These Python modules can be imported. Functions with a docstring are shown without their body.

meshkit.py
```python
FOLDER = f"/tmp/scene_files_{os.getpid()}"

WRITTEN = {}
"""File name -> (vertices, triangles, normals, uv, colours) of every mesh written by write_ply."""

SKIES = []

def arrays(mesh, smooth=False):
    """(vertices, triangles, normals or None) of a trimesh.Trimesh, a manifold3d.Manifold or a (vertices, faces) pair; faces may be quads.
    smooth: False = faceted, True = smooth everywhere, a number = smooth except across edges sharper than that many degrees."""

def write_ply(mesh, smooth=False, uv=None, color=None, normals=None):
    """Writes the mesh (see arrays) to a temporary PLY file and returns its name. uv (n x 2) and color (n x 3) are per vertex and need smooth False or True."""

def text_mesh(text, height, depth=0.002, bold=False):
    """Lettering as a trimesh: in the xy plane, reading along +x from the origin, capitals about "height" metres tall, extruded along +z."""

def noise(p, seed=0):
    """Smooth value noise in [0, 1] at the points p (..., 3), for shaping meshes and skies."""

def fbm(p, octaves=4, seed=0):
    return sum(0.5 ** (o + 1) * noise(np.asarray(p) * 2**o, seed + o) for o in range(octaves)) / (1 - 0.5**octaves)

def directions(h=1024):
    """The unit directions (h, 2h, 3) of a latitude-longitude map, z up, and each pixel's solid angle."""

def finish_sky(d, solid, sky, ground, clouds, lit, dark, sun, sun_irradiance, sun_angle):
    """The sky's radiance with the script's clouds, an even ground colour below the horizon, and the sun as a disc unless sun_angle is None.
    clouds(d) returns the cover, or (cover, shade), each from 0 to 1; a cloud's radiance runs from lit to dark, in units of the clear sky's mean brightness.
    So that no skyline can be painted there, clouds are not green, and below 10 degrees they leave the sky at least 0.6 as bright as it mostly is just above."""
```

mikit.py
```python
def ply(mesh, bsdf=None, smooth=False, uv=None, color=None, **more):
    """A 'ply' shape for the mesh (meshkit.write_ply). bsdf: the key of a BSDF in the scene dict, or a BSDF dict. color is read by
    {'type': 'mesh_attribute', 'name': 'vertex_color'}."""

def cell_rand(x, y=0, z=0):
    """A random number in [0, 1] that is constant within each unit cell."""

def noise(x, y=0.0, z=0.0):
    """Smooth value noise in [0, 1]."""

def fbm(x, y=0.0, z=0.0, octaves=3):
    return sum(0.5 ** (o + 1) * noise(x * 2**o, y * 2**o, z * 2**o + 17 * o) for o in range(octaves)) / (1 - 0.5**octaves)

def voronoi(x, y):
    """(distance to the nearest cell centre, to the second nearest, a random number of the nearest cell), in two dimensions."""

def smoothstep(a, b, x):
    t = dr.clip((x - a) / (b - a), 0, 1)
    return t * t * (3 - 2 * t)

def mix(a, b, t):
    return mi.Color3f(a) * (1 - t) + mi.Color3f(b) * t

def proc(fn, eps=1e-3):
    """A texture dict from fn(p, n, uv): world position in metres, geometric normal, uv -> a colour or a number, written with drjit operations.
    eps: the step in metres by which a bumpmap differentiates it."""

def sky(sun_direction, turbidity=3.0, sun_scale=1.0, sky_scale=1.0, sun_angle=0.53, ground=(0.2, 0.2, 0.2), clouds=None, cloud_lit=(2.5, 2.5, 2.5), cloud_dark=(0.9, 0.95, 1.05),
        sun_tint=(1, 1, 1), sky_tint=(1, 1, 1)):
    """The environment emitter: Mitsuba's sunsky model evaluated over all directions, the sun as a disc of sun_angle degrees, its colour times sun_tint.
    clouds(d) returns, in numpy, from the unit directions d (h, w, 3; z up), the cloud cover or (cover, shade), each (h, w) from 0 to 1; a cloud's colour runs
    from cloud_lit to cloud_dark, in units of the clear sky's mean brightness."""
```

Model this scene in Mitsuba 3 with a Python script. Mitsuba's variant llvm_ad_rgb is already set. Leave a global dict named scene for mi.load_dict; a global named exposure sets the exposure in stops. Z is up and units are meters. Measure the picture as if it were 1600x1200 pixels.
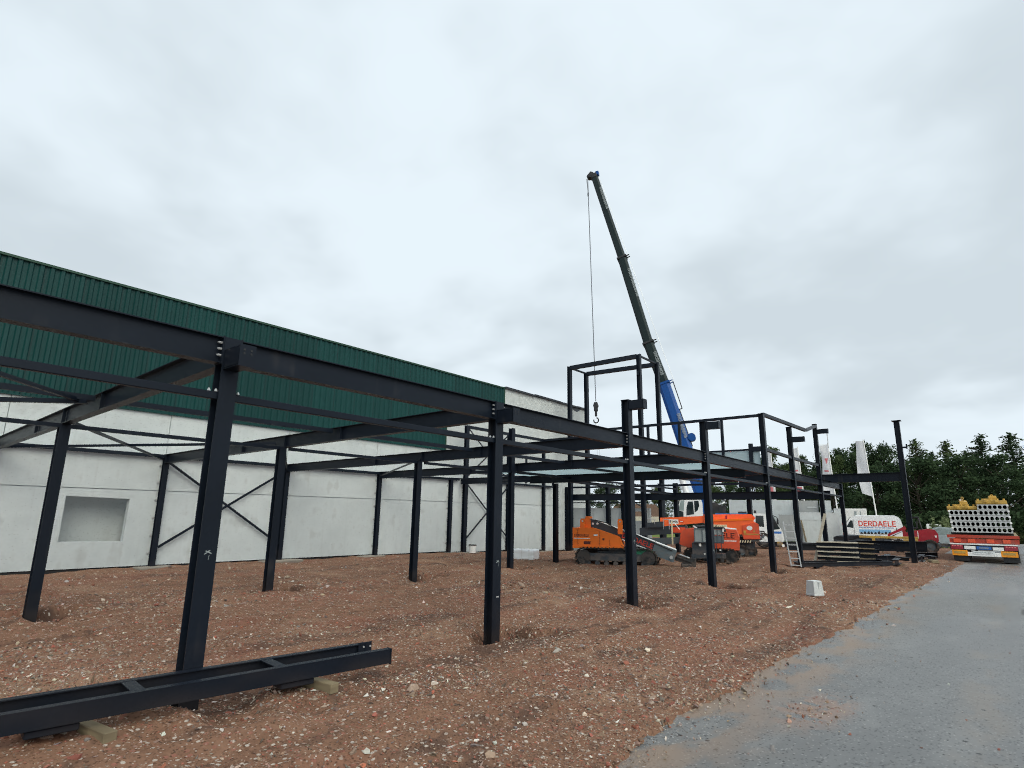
import math, random
import numpy as np, trimesh, drjit as dr, mitsuba as mi, mikit, meshkit
from scipy.spatial import ConvexHull
from mikit import proc, noise, fbm, voronoi, cell_rand, smoothstep, mix

scene, labels = {'type': 'scene'}, {}
rng = np.random.default_rng(7)
random.seed(7)
T = mi.ScalarTransform4f

# ------------------------------------------------------------------ camera, sky, exposure
CAM = np.array([-2.573, -5.875, 1.689])
YAW, PITCH, ROLL = 0.69196, 0.22207, 0.0144
_f = np.array([math.cos(YAW)*math.cos(PITCH), math.sin(YAW)*math.cos(PITCH), math.sin(PITCH)])
_r = np.cross(_f, [0, 0, 1]); _r /= np.linalg.norm(_r)
_u = np.cross(_r, _f)
_up = -math.sin(ROLL)*_r + math.cos(ROLL)*_u
scene['camera'] = {'type': 'perspective', 'fov': 82.48, 'fov_axis': 'x', 'near_clip': 0.05, 'far_clip': 2000.0,
                   'to_world': T().look_at(origin=CAM.tolist(), target=(CAM + _f).tolist(), up=_up.tolist())}

def clouds(d):
    p = d / (np.maximum(d[..., 2:3], 0) + 0.22)
    q = np.stack([p[..., 0]*1.2 + 3.1, p[..., 1]*1.2 + 1.7, p[..., 2]*0.6], -1)
    w = meshkit.fbm(q*0.9 + 11.0, 4, 5)
    n = meshkit.fbm(q*1.15 + 1.3*w[..., None], 6, 3)
    n2 = meshkit.fbm(q*2.6 + 5.0 + 0.8*w[..., None], 5, 9)
    s = np.clip((0.62*n + 0.38*n2 - 0.37) / 0.26, 0, 1)
    s = s*s*(3 - 2*s)
    low = np.clip(d[..., 2] / 0.16, 0, 1)
    s = s*(0.40 + 0.60*low) + 0.10*(1 - low)
    return np.ones(d.shape[:2]), s

exposure = 2.7
scene['sky'] = mikit.sky([-0.38, -0.80, 0.62], turbidity=3, sun_scale=0.28, sun_angle=45, sky_scale=0.9, clouds=clouds,
                         cloud_lit=(1.73, 1.94, 2.08), cloud_dark=(1.33, 1.51, 1.63), sun_tint=(0.80, 0.97, 1.16), ground=(0.14, 0.11, 0.10))

# ------------------------------------------------------------------ mesh helpers
def rotz(a):
    c, s = math.cos(a), math.sin(a)
    return np.array([[c, -s, 0], [s, c, 0], [0, 0, 1.0]])

class MB:
    """collects shapes; m = 3x4 placement applied to everything"""
    def __init__(self, R=None, o=(0, 0, 0)):
        self.R = np.eye(3) if R is None else np.asarray(R, float); self.o = np.asarray(o, float); self.v = []; self.f = []; self.n = 0
    def add(self, v, f):
        v = np.asarray(v, float) @ self.R.T + self.o
        f = np.asarray(f, int)
        if f.shape[1] == 4: f = np.vstack([f[:, [0, 1, 2]], f[:, [0, 2, 3]]])
        self.v.append(v); self.f.append(f + self.n); self.n += len(v); return self
    def mesh(self, t): return self.add(t.vertices, t.faces)
    def box(self, c, s, R=None, bev=0.0):
        s = np.asarray(s, float)/2
        if bev > 0:
            b = min(bev, s.min()*0.45); pts = []
            for sx in (-1, 1):
                for sy in (-1, 1):
                    for sz in (-1, 1):
                        for k in range(3):
                            q = s.copy(); q -= b; q[k] = s[k]; pts.append(q*[sx, sy, sz])
            v = np.array(pts); h = ConvexHull(v); f = h.simplices.copy()
            nrm = np.cross(v[f[:, 1]]-v[f[:, 0]], v[f[:, 2]]-v[f[:, 0]])
            flip = (nrm*h.equations[:, :3]).sum(1) < 0; f[flip] = f[flip][:, ::-1]
        else:
            v = np.array([[x, y, z] for x in (-1, 1) for y in (-1, 1) for z in (-1, 1)], float)*s
            f = np.array([[0, 1, 3, 2], [4, 6, 7, 5], [0, 4, 5, 1], [2, 3, 7, 6], [0, 2, 6, 4], [1, 5, 7, 3]])
        if R is not None: v = v @ np.asarray(R).T
        return self.add(v + np.asarray(c, float), f)
    def frame(self, p, q, up=(0, 0, 1)):
        p, q = np.asarray(p, float), np.asarray(q, float); d = q-p; L = np.linalg.norm(d); d /= L
        up = np.asarray(up, float)
        if abs(d @ up) > 0.98: up = np.array([0, 1.0, 0]) if abs(d[1]) < .9 else np.array([1.0, 0, 0])
        s = np.cross(up, d); s /= np.linalg.norm(s); u = np.cross(d, s)
        return p, d, s, u, L
    def bar(self, p, q, w, h=None, up=(0, 0, 1), bev=0.0):
        h = w if h is None else h
        p, d, s, u, L = self.frame(p, q, up)
        return self.box(p + d*L/2, (L, w, h), np.stack([d, s, u], 1), bev)
    def sweep(self, p, q, prof, up=(0, 0, 1)):
        """prof: closed polygon in (side, up); may be concave; capped by earcut"""
        import shapely.geometry as sg
        p, d, s, u, L = self.frame(p, q, up)
        t = trimesh.creation.extrude_polygon(sg.Polygon(prof), L, engine='earcut')
        v = t.vertices
        return self.add(p + v[:, 2:3]*d + v[:, 0:1]*s + v[:, 1:2]*u, t.faces)
    def ibeam(self, p, q, h, b, tf=0.012, tw=0.009, up=(0, 0, 1), drop=0.0):
        h2, b2, w2 = h/2, b/2, tw/2
        pr = [(-b2, -h2), (b2, -h2), (b2, -h2+tf), (w2, -h2+tf), (w2, h2-tf), (b2, h2-tf), (b2, h2), (-b2, h2), (-b2, h2-tf), (-w2, h2-tf), (-w2, -h2+tf), (-b2, -h2+tf)]
        return self.sweep(p, q, [(x, y-drop) for x, y in pr], up)
    def cyl(self, p, q, r, n=12, r2=None):
        p, d, s, u, L = self.frame(p, q); r2 = r if r2 is None else r2
        a = np.linspace(0, 2*np.pi, n, endpoint=False); ring = np.cos(a)[:, None]*s + np.sin(a)[:, None]*u
        v = np.vstack([p + ring*r, p + d*L + ring*r2, [p, p + d*L]])
        i = np.arange(n); j = (i+1) % n
        f = np.vstack([np.stack([i, j, j+n], 1), np.stack([i, j+n, i+n], 1), np.stack([j, i, np.full(n, 2*n)], 1), np.stack([i+n, j+n, np.full(n, 2*n+1)], 1)])
        return self.add(v, f)
    def tube(self, pts, r, n=8):
        for a, b in zip(pts[:-1], pts[1:]): self.cyl(a, b, r, n)
        return self
    def prism(self, poly, y0, y1, holes=None):
        """polygon in (x, z), extruded along y"""
        import shapely.geometry as sg
        P = sg.Polygon(poly, holes or [])
        t = trimesh.creation.extrude_polygon(P, abs(y1-y0), engine='earcut'); v = t.vertices
        f = t.faces
        return self.add(np.stack([v[:, 0], max(y0, y1) - v[:, 2], v[:, 1]], 1), f)
    def prism_x(self, poly, x0, x1, holes=None):
        """polygon in (y, z), extruded along x"""
        import shapely.geometry as sg
        t = trimesh.creation.extrude_polygon(sg.Polygon(poly, holes or []), abs(x1-x0), engine='earcut'); v = t.vertices
        return self.add(np.stack([min(x0, x1) + v[:, 2], v[:, 0], v[:, 1]], 1), t.faces)
    def lathe(self, prof, p, axis, n=24):
        """prof: (radius, along) closed list"""
        _, d, s, u, _ = self.frame(p, np.asarray(p, float) + np.asarray(axis, float)); a = np.linspace(0, 2*np.pi, n, endpoint=False)
        ring = np.cos(a)[:, None]*s + np.sin(a)[:, None]*u; prof = np.asarray(prof, float); m = len(prof)
        v = (np.asarray(p, float) + prof[:, None, 1:2]*d + prof[:, None, 0:1]*ring[None]).reshape(-1, 3)
        F = []
        for k in range(m):
            k2 = (k+1) % m; i = np.arange(n); j = (i+1) % n
            F.append(np.stack([k*n+i, k*n+j, k2*n+j, k2*n+i], 1))
        return self.add(v, np.vstack(F))
    def text(self, s, height, o, xdir, ydir, depth=0.006, bold=True, width=None):
        t = meshkit.text_mesh(s, height, depth, bold); v = t.vertices.copy()
        if width: v[:, 0] *= width / v[:, 0].max()
        xd = np.asarray(xdir, float); xd /= np.linalg.norm(xd); yd = np.asarray(ydir, float); yd /= np.linalg.norm(yd); zd = np.cross(xd, yd)
        return self.add(np.asarray(o, float) + v[:, 0:1]*xd + v[:, 1:2]*yd + v[:, 2:3]*zd, t.faces)
    def tm(self):
        return trimesh.Trimesh(np.vstack(self.v), np.vstack(self.f), process=False)

def key_for(name):
    if name not in scene and name not in labels and not any(k.startswith(name + '__') for k in ()): return name
    i = 1
    while f'{name}_{i:03d}' in scene or f'{name}_{i:03d}' in labels: i += 1
    return f'{name}_{i:03d}'
def thing(name, label, cat, group=None):
    k = key_for(name); labels[k] = {'label': label, 'category': cat}
    if group: labels[k]['group'] = group
    return k
def part(parent, name, mb, bsdf, smooth=False, label=None, **kw):
    k = key_for(parent + '__' + name)
    scene[k] = mikit.ply(mb.tm() if isinstance(mb, MB) else mb, bsdf, smooth=smooth, **kw)
    if label: labels[k] = {'label': label}
    return k
def solo(name, mb, bsdf, label, cat, group=None, smooth=False, **kw):
    k = key_for(name); scene[k] = mikit.ply(mb.tm() if isinstance(mb, MB) else mb, bsdf, smooth=smooth, **kw)
    labels[k] = {'label': label, 'category': cat}
    if group: labels[k]['group'] = group
    return k
def struct(name, mb, bsdf, label=None, smooth=False, **kw):
    scene[name] = mikit.ply(mb.tm() if isinstance(mb, MB) else mb, bsdf, smooth=smooth, **kw)
    labels[name] = {'kind': 'structure'}
    if label: labels[name]['label'] = label
    return name

def sstep(a, b, x):
    t = np.clip((np.asarray(x, float)-a)/(b-a), 0, 1); return t*t*(3-2*t)
def ground_low(x, y):
    return -0.55*sstep(20, 38, 0.6*np.asarray(x, float) + 0.8*(np.asarray(y, float)+3))

# ------------------------------------------------------------------ materials
def M(name, d, two=True):
    scene[name] = {'type': 'twosided', 'bsdf': d} if two else d
    return name
def rgb(*c): return {'type': 'rgb', 'value': list(c)}
def paint(name, c, rough=0.4, spec=0.5, coat=0.0, metallic=0.0):
    return M(name, {'type': 'principled', 'base_color': rgb(*c), 'roughness': rough, 'specular': spec, 'clearcoat': coat, 'clearcoat_gloss': 0.8, 'metallic': metallic})
def dusty(name, c, rough=0.4, dust=(0.16, 0.12, 0.10), amt=0.35, scale=2.5, coat=0.0, spec=0.5):
    c0 = tuple(c)
    def fn(p, n, uv):
        w = fbm(p.x*scale, p.y*scale, p.z*scale, 3)
        s = noise(p.x*9, p.y*9, p.z*1.3)
        k = smoothstep(0.45, 0.85, w*0.75 + s*0.25)*amt
        up = dr.clip(n.z, 0, 1)*0.25*amt
        mud = smoothstep(1.15, 0.15, p.z + 0.5*w)*smoothstep(0.40, 0.62, fbm(p.x*7, p.y*7, p.z*7, 3))*min(0.75, amt*3.0)      # splashes on the lower parts
        return mix(c0, dust, dr.clip(k + up + mud, 0, 1))
    return M(name, {'type': 'principled', 'base_color': proc(fn), 'roughness': rough, 'specular': spec, 'clearcoat': coat, 'clearcoat_gloss': 0.8})

def steel_fn(p, n, uv):
    w = fbm(p.x*1.7, p.y*1.7, p.z*1.7, 4); s = noise(p.x*14, p.y*14, p.z*2.0)
    c = mix((0.0038, 0.0065, 0.0122), (0.0075, 0.0122, 0.0220), w)
    c = mix(c, (0.055, 0.05, 0.048), smoothstep(0.62, 0.9, w*0.6 + s*0.4)*0.4)
    low = smoothstep(0.75, 0.0, p.z + 0.5*noise(p.x*3, p.y*3, p.z*6))
    return mix(c, (0.06, 0.045, 0.038), low*0.35)
M('steel_paint', {'type': 'principled', 'base_color': proc(steel_fn), 'roughness': 0.40, 'specular': 0.21})
M('galvanised', {'type': 'principled', 'base_color': rgb(0.55, 0.56, 0.57), 'roughness': 0.35, 'metallic': 0.6})

def concrete(name, a, b, seed, streak=0.4):
    def fn(p, n, uv):
        w = fbm(p.x*0.55 + seed, p.y*0.55, p.z*0.55, 4)
        g = noise(p.x*22, p.y*22, p.z*22)
        st = fbm(p.x*5.5 + seed, p.y*5.5, p.z*0.35, 3)
        blot = fbm(p.x*2.2 + 3*seed, p.y*2.2, p.z*2.2 + 9, 4)
        pid = cell_rand(dr.floor((p.x - 0.5)/4.14), dr.floor(p.z/2.29), 5)
        t = w*0.5 + st*streak*0.5 + blot*0.35 + g*0.08 + (pid - 0.5)*0.22
        c = mix(a, b, smoothstep(0.25, 0.95, t))
        pin = smoothstep(0.80, 0.86, noise(p.x*31, p.y*31 + 7, p.z*31))
        c = mix(c, (0.16, 0.16, 0.155), pin*0.22)
        stain = smoothstep(0.54, 0.74, blot*0.6 + st*0.4)
        run = smoothstep(0.58, 0.80, fbm(p.x*9 + seed, p.y*9, p.z*0.22, 3))
        c = mix(c, (0.30, 0.30, 0.295), run*0.14)
        return mix(c, (0.24, 0.24, 0.235), stain*0.30)
    def bump(p, n, uv): return fbm(p.x*9, p.y*9, p.z*9, 4)*0.9 + noise(p.x*60, p.y*60, p.z*60)*0.1
    M(name, {'type': 'bumpmap', 'texture': proc(bump, 4e-3), 'scale': 0.006, 'bsdf': {'type': 'principled', 'base_color': proc(fn), 'roughness': 0.75, 'specular': 0.3}})
concrete('concrete_panel_mat', (0.44, 0.475, 0.49), (0.57, 0.61, 0.625), 1.0)
concrete('concrete_hall_mat', (0.46, 0.492, 0.498), (0.575, 0.61, 0.612), 5.0, 0.7)
concrete('concrete_slab_mat', (0.44, 0.46, 0.47), (0.62, 0.645, 0.655), 9.0, 0.2)
concrete('concrete_shade_mat', (0.27, 0.285, 0.29), (0.40, 0.415, 0.42), 13.0, 0.3)  # darker concrete copy: shading of the stored panels put into the colour

def green_fn(p, n, uv):
    w = fbm(p.x*0.35, p.y, p.z*0.8, 3); s = noise(p.x*7, 1.0, p.z*0.25)
    sheet = 0.86 + 0.28*cell_rand(dr.floor(p.x + 20), 1, 3)
    lap = smoothstep(0.035, 0.012, dr.abs(p.x + 20 - dr.floor(p.x + 20) - 0.02))
    c = mix((0.0030, 0.034, 0.033), (0.0065, 0.053, 0.051), w*0.65 + s*0.35)*sheet
    return mix(c, (0.010, 0.030, 0.030), lap*0.6)
M('green_cladding_mat', {'type': 'principled', 'base_color': proc(green_fn), 'roughness': 0.45, 'specular': 0.25})

XF = [-4.14, 0.0, 4.142, 8.325, 12.509, 17.640, 20.927, 25.112, 29.152]
XM = [(-3.9, 6.5), (0.23, 6.5), (4.27, 6.5), (8.34, 6.5), (12.4, 6.5), (16.1, 7.34)]
XW = [-3.62, 0.5, 4.64, 8.70, 12.85, 17.0, 17.98, 21.2, 24.3, 26.6]
YW = 13.97
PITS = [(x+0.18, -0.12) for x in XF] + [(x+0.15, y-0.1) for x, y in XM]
def earth_fn(p, n, uv):
    w = fbm(p.x*0.33 + 4, p.y*0.33, 0, 4); g = fbm(p.x*7, p.y*7, 3, 4); h = noise(p.x*45, p.y*45, 1)
    # worn tracks of machines running along the frame
    tr = fbm(p.x*0.25, p.y*2.4 + 1.2*noise(p.x*0.3, p.y*0.3, 4), 8, 3)
    c = mix((0.082, 0.039, 0.024), (0.290, 0.162, 0.106), w*0.34 + g*0.50 + h*0.12)
    c = mix(c, (0.062, 0.038, 0.030), smoothstep(0.53, 0.72, tr*0.6 + g*0.4)*0.75)
    c = mix(c, (0.31, 0.20, 0.135), smoothstep(0.56, 0.78, fbm(p.x*1.1, p.y*1.1 + 20, 0, 4))*0.40)
    c = mix(c, (0.21, 0.085, 0.058), smoothstep(0.52, 0.75, fbm(p.x*0.9 + 9, p.y*0.9, 2, 3))*0.35)
    pit_tone = mi.Float(0)                                                # darker soil colour in the holes round the column feet
    for px, py in PITS: pit_tone = dr.maximum(pit_tone, smoothstep(0.62, 0.30, dr.sqrt(dr.square(p.x - px) + dr.square(p.y - py)) + 0.5*(g - 0.5)))
    c = mix(c, (0.060, 0.033, 0.024), pit_tone*0.7)
    sp = voronoi(p.x*16, p.y*16); c = mix(c, (0.42, 0.36, 0.31), smoothstep(0.30, 0.2, sp[0])*smoothstep(0.80, 0.9, sp[2]))
    c = mix(c, (0.26, 0.11, 0.08), smoothstep(0.35, 0.25, sp[0])*smoothstep(0.25, 0.1, sp[2])*0.8)
    sp2 = voronoi(p.x*38, p.y*38); return mix(c, (0.38, 0.31, 0.26), smoothstep(0.34, 0.2, sp2[0])*smoothstep(0.80, 0.9, sp2[2])*0.8)*(1 - 0.45*smoothstep(0.40, 0.25, sp2[0])*smoothstep(0.32, 0.2, sp2[2]))
def earth_bump(p, n, uv):
    v = voronoi(p.x*16, p.y*16); v2 = voronoi(p.x*38, p.y*38)
    return fbm(p.x*4, p.y*4, 0, 4)*0.55 + smoothstep(0.5, 0.1, v[0])*0.30 + smoothstep(0.5, 0.1, v2[0])*0.15
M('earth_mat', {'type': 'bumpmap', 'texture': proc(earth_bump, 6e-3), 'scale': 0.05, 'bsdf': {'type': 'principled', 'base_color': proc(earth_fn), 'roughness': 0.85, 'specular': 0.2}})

def wet(p): return smoothstep(0.40, 0.60, fbm(p.x*0.22 + 2, p.y*0.7, 0, 5) + 0.10*smoothstep(-4.2, -6.5, p.y))
def puddle(p): return smoothstep(0.66, 0.70, fbm(p.x*0.28 + 7.3, p.y*0.75 + 2, 3, 5) - 0.20*smoothstep(11.5, 9.5, p.x) - 0.20*smoothstep(-6.1, -5.5, p.y) - 0.03*smoothstep(15, 20, p.x))
def asphalt_fn(p, n, uv):
    g = voronoi(p.x*95, p.y*95); g2 = voronoi(p.x*42, p.y*42); w = fbm(p.x*0.5, p.y*0.9, 0, 5); m = fbm(p.x*6, p.y*6, 2, 4)
    c = mix((0.125, 0.126, 0.128), (0.250, 0.248, 0.246), w*0.45 + m*0.35 + g[2]*0.20)
    c = mix(c, (0.36, 0.355, 0.35), smoothstep(0.84, 0.93, g2[2])*smoothstep(0.42, 0.25, g2[0])*0.8)
    c = mix(c, (0.035, 0.036, 0.039), smoothstep(0.20, 0.08, g2[2])*smoothstep(0.5, 0.3, g2[0])*0.7)
    c = mix(c, c*0.60, wet(p)*0.85)
    c = mix(c, (0.30, 0.295, 0.285), smoothstep(0.60, 0.74, fbm(p.x*0.8 + 3, p.y*2.6, 6, 4))*0.14)          # dried pale streaks
    tr = smoothstep(0.30, 0.05, dr.abs(p.y + 5.35 + 0.25*fbm(p.x*0.25, 1, 0, 2))) + smoothstep(0.30, 0.05, dr.abs(p.y + 7.15 + 0.25*fbm(p.x*0.25, 1, 0, 2)))
    c = mix(c, (0.19, 0.155, 0.125), tr*smoothstep(0.42, 0.68, fbm(p.x*1.4, p.y*3.0, 11, 4))*0.45)          # mud carried by tyres
    q = dr.sqrt(dr.square((p.x - 3.75)*0.9) + dr.square((p.y + 4.32)*2.1)) + 0.5*(fbm(p.x*2.2, p.y*2.2, 9, 4) - 0.5)
    c = mix(c, (0.23, 0.145, 0.108), smoothstep(0.80, 0.20, q)*0.8*smoothstep(0.34, 0.56, fbm(p.x*9, p.y*9, 4, 4)))
    sp = voronoi(p.x*26, p.y*26); c = mix(c, (0.012, 0.012, 0.013), smoothstep(0.30, 0.18, sp[0])*smoothstep(0.93, 0.965, sp[2]))
    sp = voronoi(p.x*9 + 3, p.y*9); c = mix(c, (0.010, 0.010, 0.011), smoothstep(0.22, 0.12, sp[0])*smoothstep(0.955, 0.975, sp[2]))
    e = smoothstep(-4.55, -3.70, p.y + 0.7*(fbm(p.x*1.1, p.y*1.1, 5, 4) - 0.5))     # earth carried onto the edge
    c = mix(c, (0.24, 0.165, 0.115), e*smoothstep(0.34, 0.60, fbm(p.x*2.3, p.y*4.0, 7, 5))*0.75)
    return mix(c, c*0.55, puddle(p))
def asphalt_rough(p, n, uv): return dr.lerp(0.56 - 0.34*wet(p) + 0.08*noise(p.x*30, p.y*30), mi.Float(0.07), puddle(p))
def asphalt_bump(p, n, uv):
    g = voronoi(p.x*95, p.y*95); g2 = voronoi(p.x*42, p.y*42)
    return (smoothstep(0.55, 0.1, g[0])*0.5 + smoothstep(0.5, 0.1, g2[0])*0.9)*(1 - 0.7*wet(p))*(1 - puddle(p)) + 1.2*fbm(p.x*2.5, p.y*2.5, 0, 3)*(1 - puddle(p))
M('asphalt_mat', {'type': 'bumpmap', 'texture': proc(asphalt_bump, 3e-3), 'scale': 0.006, 'bsdf': {'type': 'principled', 'base_color': proc(asphalt_fn), 'roughness': proc(asphalt_rough), 'specular': 0.5}})

def grass_fn(p, n, uv):
    return mix((0.06, 0.085, 0.022), (0.15, 0.18, 0.06), fbm(p.x*0.6, p.y*0.6, 0, 4)*0.7 + noise(p.x*9, p.y*9)*0.3)
M('grass_mat', {'type': 'principled', 'base_color': proc(grass_fn), 'roughness': 0.9, 'specular': 0.1})

def timber_fn(p, n, uv):
    w = noise(p.x*6, p.y*6, p.z*40); g = fbm(p.x*2.2, p.y*2.2, p.z*2.2, 3)
    return mix((0.10, 0.078, 0.052), (0.29, 0.235, 0.15), w*0.55 + g*0.45)
M('timber', {'type': 'principled', 'base_color': proc(timber_fn), 'roughness': 0.75, 'specular': 0.2})
def slab_sheet_fn(p, n, uv): return mix((0.62, 0.73, 0.76), (0.74, 0.83, 0.85), fbm(p.x*0.8, p.y*0.8, p.z, 3))
scene['sheet_mat'] = {'type': 'principledthin', 'base_color': proc(slab_sheet_fn), 'roughness': 0.6, 'diff_trans': 1.45, 'spec_trans': 0.0}

dusty('orange_paint', (0.95, 0.185, 0.008), 0.42, amt=0.12)
dusty('red_orange_paint', (0.72, 0.092, 0.035), 0.42, amt=0.25)
dusty('rental_orange', (0.92, 0.145, 0.035), 0.38, amt=0.12)
dusty('dark_grey_paint', (0.035, 0.045, 0.058), 0.5, amt=0.35)
dusty('mid_grey_paint', (0.10, 0.13, 0.15), 0.5, amt=0.3)
dusty('basket_grey', (0.28, 0.32, 0.33), 0.5, amt=0.15)
dusty('rubber', (0.016, 0.016, 0.017), 0.8, amt=0.75, dust=(0.13, 0.10, 0.085), spec=0.2)
dusty('white_paint', (0.74, 0.76, 0.77), 0.3, amt=0.12, coat=0.5)
dusty('crane_blue', (0.003, 0.060, 0.25), 0.35, amt=0.05, spec=0.3)
dusty('boom_green', (0.006, 0.016, 0.017), 0.40, amt=0.15, dust=(0.03, 0.04, 0.04), spec=0.25)
dusty('crane_black', (0.010, 0.012, 0.015), 0.5, amt=0.15)
dusty('tractor_red', (0.33, 0.014, 0.026), 0.35, amt=0.22)
dusty('trailer_red', (0.42, 0.045, 0.022), 0.45, amt=0.55)
dusty('yellow_paint', (0.50, 0.31, 0.06), 0.5, amt=0.55)
dusty('dusty_ochre', (0.36, 0.22, 0.05), 0.6, amt=0.5)
dusty('van_white', (0.78, 0.80, 0.82), 0.22, amt=0.12, coat=0.8)
dusty('car_grey', (0.30, 0.36, 0.38), 0.3, amt=0.1, coat=0.6)
paint('amber', (0.82, 0.30, 0.012), 0.35)
paint('lamp_red', (0.28, 0.012, 0.030), 0.25, coat=0.5)
paint('white_plain', (0.80, 0.80, 0.79), 0.45)
paint('cream_plain', (0.72, 0.62, 0.42), 0.5)
paint('black_plain', (0.012, 0.012, 0.014), 0.5)
paint('letter_red', (0.62, 0.045, 0.028), 0.5)
paint('letter_blue', (0.03, 0.13, 0.42), 0.5)
paint('letter_dark', (0.10, 0.015, 0.012), 0.6)
paint('sky_blue_print', (0.20, 0.42, 0.68), 0.5)
paint('hydraulic_green', (0.012, 0.16, 0.085), 0.5)
paint('logo_pink', (0.70, 0.17, 0.18), 0.7)
paint('aluminium', (0.62, 0.63, 0.64), 0.35, metallic=0.6)
paint('chrome', (0.7, 0.7, 0.72), 0.15, metallic=1.0)
paint('tarp', (0.018, 0.022, 0.03), 0.35)
paint('fence_green', (0.012, 0.05, 0.032), 0.6)
def board_fn(p, n, uv): return mix((0.30, 0.27, 0.21), (0.52, 0.48, 0.40), fbm(p.x*3, p.y*3, p.z*9, 3))
M('pale_board', {'type': 'principled', 'base_color': proc(board_fn), 'roughness': 0.7, 'specular': 0.2})
paint('footing', (0.20, 0.175, 0.15), 0.85)
paint('roof_brown', (0.16, 0.10, 0.075), 0.8)
paint('render_cream', (0.5, 0.46, 0.38), 0.8)
M('cab_glass', {'type': 'principled', 'base_color': rgb(0.012, 0.020, 0.022), 'roughness': 0.06, 'specular': 0.8})
M('pale_glass', {'type': 'principled', 'base_color': rgb(0.22, 0.28, 0.28), 'roughness': 0.08, 'specular': 0.9})
def wrap_fn(p, n, uv): return mix((0.82, 0.84, 0.86), (0.92, 0.93, 0.94), fbm(p.x*3, p.y*3, p.z*3, 3))
M('plastic_wrap', {'type': 'principled', 'base_color': proc(wrap_fn), 'roughness': 0.3, 'specular': 0.6})
scene['flag_cloth'] = {'type': 'principledthin', 'base_color': rgb(0.74, 0.74, 0.77), 'roughness': 0.8, 'diff_trans': 0.7}
scene['flag_print'] = {'type': 'principledthin', 'base_color': rgb(0.66, 0.22, 0.24), 'roughness': 0.8, 'diff_trans': 0.6}
scene['stone_mat'] = {'type': 'twosided', 'bsdf': {'type': 'principled', 'base_color': {'type': 'mesh_attribute', 'name': 'vertex_color'}, 'roughness': 0.75, 'specular': 0.25}}
def bark_fn(p, n, uv): return mix((0.03, 0.025, 0.02), (0.09, 0.075, 0.06), fbm(p.x*3, p.y*3, p.z*1.2, 3))
M('bark', {'type': 'principled', 'base_color': proc(bark_fn), 'roughness': 0.9, 'specular': 0.1})
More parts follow.
